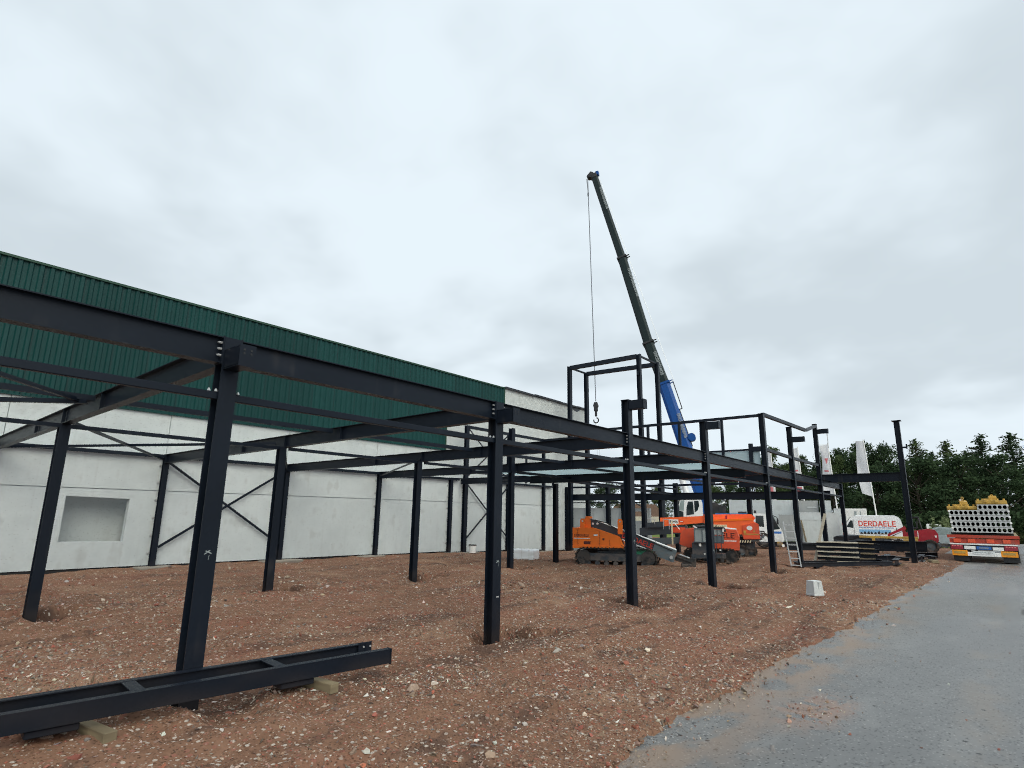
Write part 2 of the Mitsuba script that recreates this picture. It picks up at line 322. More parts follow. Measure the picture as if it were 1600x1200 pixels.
def leaf(name, a, b):
    def fn(p, n, uv): return mix(a, b, fbm(p.x*0.7, p.y*0.7, p.z*0.9, 3)*0.75 + noise(p.x*4, p.y*4, p.z*4)*0.25)
    scene[name] = {'type': 'principledthin', 'base_color': proc(fn), 'roughness': 0.6, 'diff_trans': 0.35}
leaf('leaf_dark', (0.020, 0.040, 0.024), (0.070, 0.105, 0.050))
leaf('leaf_mid', (0.030, 0.054, 0.025), (0.100, 0.135, 0.056))
leaf('leaf_olive', (0.04, 0.05, 0.022), (0.10, 0.105, 0.045))
leaf('leaf_pale', (0.09, 0.12, 0.06), (0.20, 0.24, 0.12))

# ------------------------------------------------------------------ ground, road, verge
EDX, EDY = [-60, -2, 1.5, 2.8, 4.1, 5.2, 7.4, 10, 13.6, 18.6, 23, 29, 40], [-3.5, -3.5, -3.44, -3.38, -3.52, -3.46, -3.66, -3.66, -3.74, -3.92, -4.1, -4.2, -4.0]
def edge_y(x): return np.interp(np.asarray(x, float), EDX, EDY) + 0.12*(meshkit.fbm(np.stack([np.asarray(x)*0.45, 0*np.asarray(x), 0*np.asarray(x)], -1), 4, 4) - 0.5) + 0.26*(meshkit.fbm(np.stack([np.asarray(x)*3.1, 0*np.asarray(x), 0*np.asarray(x)+5], -1), 3, 8) - 0.5)
def ground_h(x, y):
    x = np.asarray(x, float); y = np.asarray(y, float)
    e = edge_y(x); far = 1 - sstep(30, 46, x)
    inside = sstep(0, 0.55, y - e)*far
    p = np.stack([x, y, 0*x], -1)
    b = 0.15*(meshkit.fbm(p*[0.55, 0.75, 1], 4, 2) - 0.5) + 0.085*(meshkit.fbm(p*3.2, 3, 5) - 0.5)
    b += 0.07*(meshkit.fbm(p*[0.22, 1.9, 1] + 7, 3, 6) - 0.5)
    rut = 0*x
    for c0, am, fr, ph in ((1.9, 0.5, 0.22, 0.3), (4.1, 0.9, 0.16, 1.9), (-1.5, 0.35, 0.30, 4.0), (9.2, 0.8, 0.14, 2.7)):
        c = c0 + am*np.sin(fr*x + ph) + 0.25*np.sin(0.7*x + ph*2)
        for s_ in (-0.72, 0.72):
            dd = y - c - s_; live = sstep(0.38, 0.62, meshkit.fbm(np.stack([x*0.3, 0*x + c0, 0*x + s_], -1), 3, 15))
            rut += live*(-0.055*np.exp(-(dd/0.17)**4)*(0.75 + 0.25*np.sign(np.sin(x*22 + dd*9))) + 0.030*np.exp(-((np.abs(dd)-0.27)/0.07)**2))
    b = b + rut
    pit = 0*x
    for px, py in PITS:
        r = np.hypot(x-px, (y-py)*1.0); w = 0.52 + 0.18*np.sin(3*np.arctan2(y-py, x-px) + px)
        pit += (-0.07 if abs(px - 0.18) < 0.01 else -0.24)*np.exp(-(r/w)**4) + 0.05*np.exp(-((r-w*1.35)/0.18)**2)
    h = np.where(y > e, 0.012 + inside*(0.028 + b + pit), 0.012 - 0.10*sstep(0, 0.05, e-y))
    return h - 0.06*sstep(46, 62, x) + ground_low(x, y)
def axis(pts):
    out = [np.arange(a, b, s) for a, b, s in pts]; return np.concatenate(out + [[pts[-1][1]]])
def sheet(xs, ys, zf):
    X, Y = np.meshgrid(xs, ys, indexing='ij'); v = np.stack([X, Y, zf(X, Y)], -1).reshape(-1, 3)
    i, j = np.meshgrid(np.arange(len(xs)-1), np.arange(len(ys)-1), indexing='ij'); a = (i*len(ys)+j).ravel(); n = len(ys)
    return trimesh.Trimesh(v, np.vstack([np.stack([a, a+n, a+n+1], 1), np.stack([a, a+n+1, a+1], 1)]), process=False)
gx = axis([(-900, -30, 145), (-30, -6, 2), (-6, -2.5, 0.25), (-2.5, 9, 0.055), (9, 20, 0.11), (20, 34, 0.3), (34, 70, 2), (70, 1200, 113)])
gy = axis([(-900, -30, 145), (-30, -6, 4), (-6, -4.4, 0.4), (-4.4, 2.5, 0.055), (2.5, 8, 0.10), (8, 16, 0.25), (16, 60, 4), (60, 1200, 114)])
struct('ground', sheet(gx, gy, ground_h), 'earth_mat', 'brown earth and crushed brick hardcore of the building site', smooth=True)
rx = axis([(-60, -5, 5), (-5, 30, 1.0), (30, 63, 3)])
ry = axis([(-60, -10, 10), (-10, -3.0, 0.35)])
struct('asphalt_road', sheet(rx, ry, lambda x, y: ground_low(x, y)*0 + 0.0 - 0.02*sstep(-4.5, -3.0, y)), 'asphalt_mat', 'wet grey asphalt road along the site', smooth=True)
vx = axis([(62.8, 120, 4), (120, 400, 40)]); vy = axis([(-90, 60, 6)])
struct('grass_verge', sheet(vx, vy, lambda x, y: ground_low(x, y) - 0.16 + 0.16*sstep(63, 70, x) + 0.05 + sstep(66, 80, x)*0.25*(meshkit.fbm(np.stack([x*0.1, y*0.1, 0*x], -1), 3, 3))), 'grass_mat', 'grass verge beyond the road', smooth=True)

# rubble: crushed brick and stone on the earth, thicker along the asphalt edge
def make_rubble():
    base_o = np.array([[1, 0, 0], [-1, 0, 0], [0, 1, 0], [0, -1, 0], [0, 0, 1], [0, 0, -1]], float)
    f_o = np.array([[0, 2, 4], [2, 1, 4], [1, 3, 4], [3, 0, 4], [2, 0, 5], [1, 2, 5], [3, 1, 5], [0, 3, 5]])
    ico = trimesh.creation.icosahedron(); cub = trimesh.creation.box((1.5, 1.5, 1.5))
    pal = np.array([[.55, .48, .41], [.36, .27, .21], [.27, .10, .07], [.38, .13, .085], [.22, .20, .185], [.14, .105, .085], [.62, .58, .52], [.30, .20, .15], [.19, .12, .09], [.42, .33, .26]])
    wgt = np.array([.065, .16, .14, .045, .08, .18, .05, .17, .16, .06])
    V, F, Ccol, off = [], [], [], 0
    def emit(n, r0, r1, s0, s1, base, faces, bias, pale):
        nonlocal off
        rr = np.exp(rng.uniform(math.log(r0), math.log(r1), n)); th = YAW + rng.uniform(-0.86, 0.86, n)
        x = CAM[0] + rr*np.cos(th); y = CAM[1] + rr*np.sin(th)
        e = edge_y(x); d = y - e
        cl = meshkit.fbm(np.stack([x*0.9, y*0.9, 0*x], -1), 3, 12)
        dens = np.clip((cl - 0.34)*3.4, 0.20, 1)
        dens = np.maximum(dens, np.exp(-np.clip(d, 0, 9)/1.6)*0.95)
        spill = (d < 0) & (d > -0.9) & (rng.random(n) < 0.45*np.exp(d/0.16))
        pq = np.hypot((x-3.75)*0.9, (y+4.32)*2.1); spill |= (d < 0) & (pq < 0.75) & (rng.random(n) < 0.35*np.exp(-(pq/0.4)**2))
        spill |= (d <= 0) & (rng.random(n) < 0.004)
        keep = (((d > 0.0) & (rng.random(n) < dens)) | spill) & (y < YW - 0.3)
        x, y, rr = x[keep], y[keep], rr[keep]; n = len(x)
        s = np.exp(rng.normal(0, 0.45, n))*rng.uniform(s0, s1, n)
        s = np.clip(s, s0*0.6, s1*2.3)
        z = np.where(d[keep] < 0, 0.0, ground_h(x, y))
        q = rng.normal(size=(n, 4)); q /= np.linalg.norm(q, axis=1, keepdims=True); a, b, c, w = q.T
        Rm = np.stack([1-2*(b*b+c*c), 2*(a*b-c*w), 2*(a*c+b*w), 2*(a*b+c*w), 1-2*(a*a+c*c), 2*(b*c-a*w), 2*(a*c-b*w), 2*(b*c+a*w), 1-2*(a*a+b*b)], -1).reshape(n, 3, 3)
        sc = s[:, None]*np.stack([rng.uniform(.8, 1.35, n), rng.uniform(.5, 1.0, n), rng.uniform(.25, .65, n)], -1)
        v = base[None]*np.clip(1 + 0.42*rng.normal(size=(n, len(base), 1)), 0.25, 2.0) + 0.16*rng.normal(size=(n, len(base), 3))
        v = np.einsum('nij,nkj->nki', Rm, v*sc[:, None, :])
        v[..., 2] *= 0.75
        v += np.stack([x, y, z + s*0.22], -1)[:, None]
        w2 = wgt.copy(); w2[[0, 6]] *= pale; w2 /= w2.sum()
        col = pal[rng.choice(len(pal), n, p=w2)]*rng.uniform(.72, 1.18, (n, 1))*rng.uniform(.93, 1.07, (n, 3))
        V.append(v.reshape(-1, 3)); F.append((faces[None] + (np.arange(n)*len(base))[:, None, None] + off).reshape(-1, 3)); off += n*len(base)
        Ccol.append(np.repeat(col, len(base), 0))
    emit(16000, 2.0, 7.5, 0.004, 0.012, ico.vertices/np.abs(ico.vertices).max(), ico.faces, 0, 1.0)
    emit(420, 2.2, 9.0, 0.011, 0.022, ico.vertices/np.abs(ico.vertices).max(), ico.faces, 0, 1.3)
    emit(105000, 2.0, 9.0, 0.003, 0.0075, base_o, f_o, 0, 1.2)
    emit(64000, 6.0, 16.0, 0.006, 0.014, base_o, f_o, 0, 1.3)
    emit(26000, 12.0, 34.0, 0.011, 0.024, base_o, f_o, 0, 1.5)
    v, f, c = np.vstack(V), np.vstack(F), np.clip(np.vstack(Ccol), 0.02, 0.85)
    tri = v[f].reshape(-1, 3); cc = c[f].reshape(-1, 3)                 # unshared corners: faceted stones
    return trimesh.Trimesh(tri, np.arange(len(tri)).reshape(-1, 3), process=False), cc
_m, _c = make_rubble()
scene['rubble'] = mikit.ply(_m, 'stone_mat', smooth=False, color=_c)
labels['rubble'] = {'label': 'crushed brick and stone rubble scattered over the brown earth', 'category': 'rubble', 'kind': 'stuff'}

# ------------------------------------------------------------------ steel frame
SF = thing('building_skeleton', 'large dark navy bolted steel building frame standing on the brown earth', 'steel frame')
def hcol(name, x, y, z0, z1, b=0.16, h=0.152, tf=0.012, parent=SF, up=(0, 1, 0), plate=True, cap=False):
    k = part(parent, name, MB().ibeam((x, y, z0), (x, y, z1), h, b, tf, 0.009, up), 'steel_paint')
    if plate: part(k, 'base_plate', MB().box((x, y, z0+0.01), (0.30, 0.30, 0.02), bev=0.003), 'steel_paint')
    if cap: part(k, 'cap_plate', MB().box((x, y, z1+0.006), (b+0.03, h+0.03, 0.012)), 'steel_paint')
    return k
def bolts(parent, pts, d, r=0.013, L=0.03):
    for p in pts:
        p = np.asarray(p, float); dv = np.asarray(d, float)
        part(parent, 'bolt', MB().cyl(p, p + dv*L, r, 6).cyl(p + dv*L, p + dv*(L+0.012), r*0.55, 6), 'galvanised')
def bracket(col, x, y0, y1, zc, h=0.19, w=0.14):
    b = MB().ibeam((x, y0, zc), (x, y1, zc), h-0.012, w-0.01, 0.010, 0.008).box((x, y1-0.006, zc), (w, 0.012, h))
    b.box((x-w/2+0.006, (y0+y1)/2, zc), (0.008, abs(y1-y0)-0.02, h-0.04))
    k = part(col, 'bracket', b, 'steel_paint')
    if y1 > -0.5 and x < 10:
        hl = MB()
        for sx in (-0.035, 0.035):
            for sz in (0.03, 0.065): hl.cyl((x+sx, y1-0.0125, zc+sz-0.01), (x+sx, y1-0.0155, zc+sz-0.01), 0.011, 8)
        part(col, 'bolt_hole', hl, 'black_plain', label='four dark bolt holes in the end plate')
TOPS = [3.4, 3.4, 3.4, 4.10, 4.19, 5.14, 5.09, 5.74, 3.4]
ZT, HB = 3.4, 0.27
for i, x in enumerate(XF):
    c = hcol('column', x, 0, -0.26, TOPS[i], b=0.17, h=0.16)
    if i in (1, 2, 3): part(c, 'paint_mark', MB().box((x+0.02, -0.0815, 0.55), (0.06, 0.002, 0.018)), 'galvanised') if i == 2 else None
    if i in (1, 2): bracket(c, x, -0.081, -0.40, 3.165, 0.215, 0.16)
    if i == 3: bracket(c, x, -0.081, -0.42, 3.99, 0.2, 0.16)
    if i == 4: bracket(c, x, -0.081, -0.42, 4.08, 0.2, 0.16)
    if i == 6: bracket(c, x, -0.081, -0.50, 4.62, 0.2, 0.16)
    if i == 7:
        bracket(c, x, -0.081, -0.50, 5.42, 0.2, 0.16)
        part(c, 'hanger_rod', MB().cyl((x+0.05, -0.45, 5.32), (x+0.05, -0.45, 4.7), 0.018, 6), 'galvanised')
    if i in (3, 4, 5, 6, 7): part(c, 'cap_plate', MB().box((x, 0, TOPS[i]+0.006), (0.19, 0.18, 0.012)), 'steel_paint')
    if i == 5:
        part(c, 'bracket', MB().box((x, 0.23, 3.98), (0.13, 0.29, 0.16)), 'steel_paint')
for i in range(8):
    a, b = XF[i], XF[i+1]
    k = part(SF, 'beam', MB().ibeam((a+0.095, 0, ZT-HB/2), (b-0.095, 0, ZT-HB/2), HB, 0.135, 0.011, 0.008), 'steel_paint')
    part(k, 'end_plate', MB().box((a+0.0905, 0, ZT-HB/2), (0.012, 0.15, HB+0.02)).box((b-0.0905, 0, ZT-HB/2), (0.012, 0.15, HB+0.02)), 'steel_paint')
    if i < 4:
        bolts(k, [(b-0.097, -0.045, ZT-z) for z in (0.06, 0.125, 0.19)], (-1, 0, 0))
        bolts(k, [(a+0.097, -0.045, ZT-z) for z in (0.06, 0.125, 0.19)], (1, 0, 0))
    t = part(SF, 'tie_beam', MB().box(((a+b)/2, -0.02, 2.803), (b-a-0.10, 0.06, 0.075), bev=0.006), 'steel_paint')
    if i < 5:
        bolts(t, [(b-0.16, -0.03, 2.842), (b-0.10, -0.045, 2.842)], (0, 0, 1), 0.016, 0.016)
        bolts(t, [(a+0.12, -0.045, 2.842)], (0, 0, 1), 0.016, 0.016)
for i, (x, y) in enumerate(XM):
    hcol('column', x, y, -0.26, (ZT-HB-0.002) if i not in (4, 5) else (4.55 if i == 4 else 2.93), b=0.16, h=0.152)
for i, x in enumerate(XW):
    z0 = float(ground_low(x, YW)) + 0.02
    top = 6.0 if i in (6, 7, 8) else ZT
    c = hcol('column', x, YW, z0, top, b=0.22 if i == 6 else 0.15, h=0.15)
    cl = MB()
    for z in np.arange(0.45, 3.2, 0.52): cl.box((x-0.10, YW+0.085, z), (0.09, 0.012, 0.05)).cyl((x-0.14, YW+0.09, z), (x-0.14, YW+0.05, z), 0.012, 6)
    part(c, 'fixing_clip', cl, 'galvanised', label='row of small galvanised panel clips')
RW = [(-3.62), 0.5, 4.64, 8.70, 12.85, 17.6, 21.2, 25.2]
for i in range(6):                                        # rafters from the front beam to the wall line
    p, q = np.array([XF[i], 0.09, ZT-HB/2-0.004]), np.array([RW[i], YW-0.08, ZT-HB/2-0.004])
    k = part(SF, 'rafter', MB().ibeam(p, q, HB, 0.135, 0.011, 0.008), 'steel_paint')
    st = MB()
    for t in ((6.5-0.09)/(YW-0.17), 0.3, 0.62):
        c = p + (q-p)*t
        for s in (-1, 1): st.box(c + np.array([s*0.035, 0, 0]), (0.055, 0.010, HB-0.026))
    part(k, 'stiffener', st, 'steel_paint')
def bar(name, p, q, w, h=None, bev=0.0, parent=SF): return part(parent, name, MB().bar(p, q, w, h, bev=bev), 'steel_paint')
def lerp_r(i, y): return XF[i] + (RW[i]-XF[i])*y/YW
for i in range(7):                                        # purlins and longitudinal ties, bay by bay
    for y, z, w, h in ((4.52, 3.33, 0.06, 0.085), (6.5, 3.10, 0.06, 0.07), (10.2, 3.34, 0.05, 0.06)):
        if y == 10.2 and i < 4: continue
        bar('purlin', (lerp_r(i, y)+0.07, y, z), (lerp_r(i+1, y)-0.07, y, z), w, h)
    bar('wall_beam', (RW[i]+0.08, YW-0.01, 3.335), (RW[i+1]-0.08, YW-0.01, 3.335), 0.10, 0.10)
def brace(p, q, w=0.05): 
    p, q = np.array(p, float), np.array(q, float)
    return part(SF, 'brace', MB().bar(p, q, w, 0.010).bar(p+[0, 0, w/2-0.005], q+[0, 0, w/2-0.005], 0.010, w), 'steel_paint')
brace((0.33, 6.56, 3.17), (4.52, 13.85, 3.20), 0.06); brace((0.58, 13.85, 3.21), (4.17, 6.60, 3.18), 0.06)
brace((-0.03, 4.62, 3.26), (-4.0, 0.25, 3.26), 0.06); brace((-0.03, 4.42, 3.23), (-3.80, 8.6, 3.23), 0.07)
brace((4.37, 6.56, 3.17), (8.60, 13.85, 3.20)); brace((8.42, 6.56, 3.17), (12.75, 13.85, 3.20))
brace((12.95, 13.8, 3.18), (16.0, 7.5, 3.0))
for a, b in ((4.64, 8.70), (17.98, 21.2)):                # wall bracing, crossing
    for z0, z1 in ((0.62, 3.15), (3.15, 0.62)):
        p, q = np.array([a+0.09, YW-0.05+0.02*(z0 > 1), z0]), np.array([b-0.09, YW-0.05+0.02*(z0 > 1), z1])
        part(SF, 'brace', MB().bar(p, q, 0.012, 0.075), 'steel_paint')
for z0, z1 in ((3.55, 5.85), (5.85, 3.55)): part(SF, 'brace', MB().bar((18.1, YW-0.03+0.02*(z0 > 4), z0), (21.1, YW-0.03+0.02*(z0 > 4), z1), 0.012, 0.07), 'steel_paint')
# first floor: deck bay, its beams and the edge rails
part(SF, 'beam', MB().ibeam((15.85, 0.09, 3.075), (15.85, 8.4, 3.075), 0.27, 0.15), 'steel_paint')
part(SF, 'beam', MB().ibeam((16.1, 7.34, 3.10), (26.9, 7.34, 2.90), 0.12, 0.10), 'steel_paint'); part(SF, 'rafter', MB().ibeam((20.93, 0.09, 3.261), (20.93, 3.4, 3.261), HB, 0.135), 'steel_paint'); part(SF, 'rafter', MB().ibeam((25.11, 0.09, 3.261), (25.11, 3.4, 3.261), HB, 0.135), 'steel_paint')
for y0, y1 in ((0.12, 4.06), (4.18, 7.1), (7.2, 8.4)):
    part(SF, 'deck_panel', MB().box((14.22, (y0+y1)/2, 3.245), (3.05, y1-y0, 0.05), bev=0.004), 'sheet_mat', label='pale translucent deck panel seen from below')
for y in (4.12, 7.15): bar('purlin', (12.65, y, 3.20), (15.77, y, 3.20), 0.06, 0.09)
part(SF, 'edge_panel', MB().box((17.66, 1.75, 3.67), (0.04, 3.2, 0.53), bev=0.004), 'sheet_mat', label='pale upright panel above the front beam')
bar('edge_rail', (17.64, 0.39, 3.97), (17.64, 5.0, 3.97), 0.06, 0.06)
bar('edge_rail', (17.73, 0, 3.97), (20.84, 0, 3.95), 0.10, 0.10); bar('edge_rail', (21.02, 0, 3.95), (25.0, 0, 3.97), 0.10, 0.10)
bar('post', (17.64, 0.42, 3.41), (17.64, 0.42, 4.17), 0.12)
bar('top_rail', (17.64, 0.09, 5.10), (17.64, 7.2, 5.10), 0.09, 0.09)
for y in (1.35, 2.9, 4.15): bar('post', (17.64, y, 3.41), (17.64, y, 5.05), 0.085)
PV = (22.25, -0.27, 5.12)
bar('top_rail', (17.72, -0.01, 5.14), PV, 0.11, 0.11); bar('top_rail', PV, (25.05, -0.03, 5.66), 0.11, 0.11)
# upper storey on the wall line
bar('top_rail', (18.1, YW, 5.93), (21.12, YW, 5.93), 0.12, 0.14); bar('top_rail', (21.28, YW, 5.93), (24.22, YW, 5.93), 0.12, 0.14)
bar('edge_rail', (21.28, YW, 4.85), (26.4, YW, 4.80), 0.08, 0.10); bar('top_rail', (24.3, YW-0.08, 5.93), (24.3, 9.0, 5.93), 0.10, 0.12)
for x in (25.2, 22.7): bar('post', (x, YW, 3.41), (x, YW, 4.76), 0.09)
# the end line and the tall cage
for y in (12.75, 11.42, 10.45, 8.20, 7.34, 3.6): hcol('column', 27.0, y, float(ground_low(27, y)), 3.50, b=0.2, h=0.2)
part(SF, 'beam', MB().ibeam((26.85, 13.9, 2.80), (26.85, 0.0, 2.80), 0.36, 0.12), 'steel_paint'); bar('rail', (26.86, 13.8, 3.38), (26.86, 0.4, 3.38), 0.06, 0.10)
for z in (2.72, 2.50): bar('rail', (26.9, 13.8, z), (26.9, 8.9, z), 0.05, 0.05)
CG = [(26.6, 13.7), (28.5, 13.7), (26.6, 9.0), (28.9, 9.0)]
for i, (x, y) in enumerate(CG):
    c = hcol('column', x, y, float(ground_low(x, y)), 10.75, b=0.22, h=0.22)
    if i in (1, 2):
        for z in (4.6, 5.6, 6.7, 8.2, 9.6): part(c, 'cleat', MB().box((x+(0.16 if i == 1 else -0.16), y, z), (0.12, 0.10, 0.20)), 'steel_paint')
for x_, y_, z_ in ((0.0, -0.0815, 1.30), (4.15, -0.0815, 1.02), (8.33, -0.0815, 1.22), (12.51, -0.0815, 0.9)):
    part(SF, 'chalk_mark', MB().bar((x_-0.03, y_, z_), (x_+0.02, y_, z_+0.035), 0.002, 0.008).bar((x_-0.02, y_, z_+0.03), (x_+0.035, y_, z_+0.005), 0.002, 0.008).bar((x_+0.01, y_, z_-0.05), (x_+0.015, y_, z_-0.01), 0.002, 0.007), 'basket_grey')
bar('top_beam', (26.6, 13.6, 10.63), (26.6, 9.1, 10.63), 0.2, 0.24); bar('top_beam', (28.5, 13.6, 10.63), (28.9, 9.1, 10.63), 0.2, 0.24)
for y in (13.7, 9.0): bar('top_beam', (26.7, y, 10.66), (28.4 if y > 10 else 28.8, y, 10.66), 0.09, 0.10)
bar('edge_rail', (26.7, 9.0, 5.6), (28.8, 9.0, 5.6), 0.08, 0.08)
c = hcol('column', 27.0, -2.8, -0.02, 5.88, b=0.2, h=0.2, cap=False)
part(c, 'cap_plate', MB().box((27.0, -2.8, 5.89), (0.34, 0.34, 0.025)), 'steel_paint')
part(c, 'cleat', MB().box((27.0, -2.97, 4.75), (0.1, 0.16, 0.06)).box((27.0, -3.05, 4.78), (0.06, 0.05, 0.2)), 'steel_paint')
part(SF, 'beam', MB().ibeam((27.0, -2.69, 3.525), (27.0, 0.3, 3.525), 0.37, 0.18, 0.014, 0.01), 'steel_paint')

# ------------------------------------------------------------------ new panel wall behind the frame
PW = thing('panel_wall', 'new wall of grey precast concrete panels with one square window opening, behind the steel columns', 'wall')
for i in range(len(XW)-1):
    a, b = XW[i]+0.006, XW[i+1]-0.006; g = float(ground_low((a+b)/2, YW))
    z0, zj, z1 = g+0.10, 2.275, 3.36
    hole = [[(2.27, 0.82), (3.82, 0.80), (3.84, 2.02), (2.27, 2.06)]] if i == 1 else None
    part(PW, 'concrete_panel', MB().prism([(a, z0), (b, z0), (b, zj), (a, zj)], 14.08, 14.27, hole), 'concrete_panel_mat', label='lower grey panel with a square window opening' if hole else None)
    part(PW, 'concrete_panel', MB().box(((a+b)/2, 14.175, (zj+0.024+z1)/2), (b-a, 0.19, z1-zj-0.024)), 'concrete_panel_mat')
    part(PW, 'gap_shade', MB().box(((a+b)/2, 14.19, g-0.05), (b-a, 0.13, 0.27)), 'black_plain')  # black strip painting the dark of the gap below the panels
for i, x in enumerate(XW[1:9]):
    g = float(ground_low(x, YW)); w = 1.0 + 0.5*rng.random(); mb = MB(); mb.box((x+0.15*rng.normal(), 13.83, g+0.01), (w, 0.55, 0.13), R=rotz(0.06*rng.normal()), bev=0.03)
    solo('footing_slab', mb, 'footing', 'rough concrete footing slab at the foot of a wall column', 'concrete footing', 'concrete footings along the panel wall')

# ------------------------------------------------------------------ existing hall
HL = thing('warehouse', 'long existing hall of pale concrete panels with dark green ribbed metal cladding above', 'warehouse')
YH = 14.97
xs = [-19.9, -15.75, -11.6, -7.45, -3.3, 0.83, 4.97, 9.2, 13.4, 17.45]
for a, b in zip(xs[:-1], xs[1:]):
    part(HL, 'concrete_panel', MB().box(((a+b)/2, YH+0.1, 2.2), (b-a-0.018, 0.2, 5.3)), 'concrete_hall_mat')
for a, b in ((17.45, 21.85), (21.85, 26.1), (26.1, 30.35)):
    part(HL, 'concrete_panel', MB().box(((a+b)/2, YH+0.1, 1.65), (b-a-0.018, 0.2, 4.9)), 'concrete_hall_mat')
    zt = 7.15 if a < 20 else 8.68
    part(HL, 'concrete_panel', MB().box(((a+b)/2, YH+0.1, (4.115+zt)/2), (b-a-0.018, 0.2, zt-4.115)), 'concrete_hall_mat')
def ribbed(a, b, z0, z1):
    pitch, y0, y1 = 0.25, YH-0.010, YH-0.055; n = max(1, round((b-a)/pitch)); p = (b-a)/n; pts = []
    for k in range(n):
        x = a + k*p; pts += [(x, y0), (x+p*0.42, y0), (x+p*0.54, y1), (x+p*0.88, y1)]
    pts.append((b, y0)); pts = np.array(pts); m = len(pts); o = np.array([0, 0.012])
    ring = np.vstack([pts, (pts + o)[::-1]]); n2 = len(ring)
    v = np.vstack([np.column_stack([ring, np.full(n2, z0)]), np.column_stack([ring, np.full(n2, z1)])])
    f = [[i, (i+1) % n2, (i+1) % n2+n2, i+n2] for i in range(n2)] + [[i, i+1, n2-2-i, n2-1-i] for i in range(m-1)][:0]
    return MB().add(v, np.array(f))
x = -20.0
while x < 21.8:
    b = min(x+1.0, 21.85); z0 = 4.81 if x < 17.4 else 7.15
    if x < 17.45 < b: b = 17.45
    part(HL, 'cladding_sheet', ribbed(x, b, z0, 8.66), 'green_cladding_mat'); x = b
part(HL, 'flashing', MB().box((0.93, YH-0.03, 8.69), (41.86, 0.13, 0.07)), 'fence_green')
part(HL, 'flashing', MB().box((17.48, YH-0.035, 5.98), (0.07, 0.06, 2.34)), 'fence_green'); part(HL, 'flashing', MB().box((21.88, YH-0.035, 7.9), (0.07, 0.06, 1.6)), 'fence_green')
part(HL, 'drip_edge', MB().box((-1.27, YH-0.03, 4.79), (37.4, 0.10, 0.03)), 'green_cladding_mat')
cp = MB()
for a, b, dz in ((21.9, 24.6, 0), (24.6, 27.3, 0.02), (27.3, 29.2, -0.01), (29.2, 30.5, 0.0)): cp.bar((a, YH+0.05, 8.73+dz), (b, YH+0.05, 8.73+dz-0.02), 0.42, 0.09)
part(HL, 'coping', cp, 'tarp', label='dark roof edge over the pale gable panels')
part(HL, 'loose_membrane', MB().prism([(28.2, 8.70), (29.9, 8.70), (29.3, 8.42), (28.9, 8.5)], YH-0.03, YH-0.01), 'tarp')
part(HL, 'end_wall', MB().box((30.25, YH+10.2, 4.2), (0.2, 20, 9.0)), 'concrete_hall_mat')
part(HL, 'rear_wall', MB().box((5.2, YH+20.3, 4.2), (50.2, 0.2, 9.0)), 'concrete_hall_mat')
part(HL, 'roof', MB().box((5.2, YH+10.2, 8.52), (50.0, 19.9, 0.12)), 'tarp')

# ------------------------------------------------------------------ loose steel and timber in the foreground
LF = thing('loose_frame', 'ladder-like dark steel frame of two beams lying in the foreground on timber blocks', 'steel frame')
def lf_pt(t, s, z):  # along t in metres from the right end, s: 0 front beam, 1 rear beam
    d = np.array([1.683+1.42, -0.70+0.385, 0]); d /= np.linalg.norm(d); n = np.array([-d[1], d[0], 0])
    return np.array([1.70, -0.71, 0]) - d*t + n*s*0.40 + np.array([0, 0, z])
for s, t0 in ((0, 0.0), (1, 0.06)):
    b = MB().ibeam(lf_pt(t0, s, 0.25), lf_pt(5.2, s, 0.25), 0.135, 0.075, 0.009, 0.007)
    o = -0.034 if s == 0 else 0.0
    b.bar(lf_pt(t0, s, 0.245)+np.array([0.012, o, 0]), lf_pt(5.2, s, 0.245)+np.array([0.012, o, 0]), 0.006, 0.133)
    b.box(lf_pt(t0-0.004, s, 0.245), (0.010, 0.085, 0.152), R=rotz(-0.10))
    part(LF, 'beam', b, 'steel_paint')
for t in (1.14, 2.28, 3.42, 4.56):
    part(LF, 'cross_piece', MB().ibeam(lf_pt(t, 0.10, 0.25), lf_pt(t, 0.90, 0.25), 0.13, 0.10, 0.009, 0.007), 'steel_paint')
b = MB().box(lf_pt(0.06, 0.93, 0.27), (0.16, 0.012, 0.12), R=rotz(-0.10)); k = part(LF, 'end_plate', b, 'steel_paint')
part(LF, 'bolt_hole', MB().cyl(lf_pt(0.0, 0.91, 0.285), lf_pt(0.0, 0.895, 0.285), 0.011, 8).cyl(lf_pt(0.08, 0.91, 0.285), lf_pt(0.08, 0.895, 0.285), 0.011, 8), 'galvanised')
for t in (2.55, 0.98): part(LF, 'lower_bracket', MB().box(lf_pt(t+(0.25 if t > 2 else 0.0), 0.35, 0.145), (0.32, 0.30, 0.05), R=rotz(-0.10), bev=0.006), 'steel_paint')
def timber_block(p, q, label, w=0.095, h=0.09):
    p, q = np.array(p, float), np.array(q, float)
    return solo('timber_block', MB().bar(p, q, w, h, bev=0.006), 'timber', label, 'timber block')
timber_block((-0.88, 0.10, 0.070), (-0.77, -0.62, 0.060), 'square timber block under the left end of the loose steel frame')
timber_block((0.92, 0.12, 0.085), (1.02, -0.78, 0.075), 'square timber block under the right end of the loose steel frame')

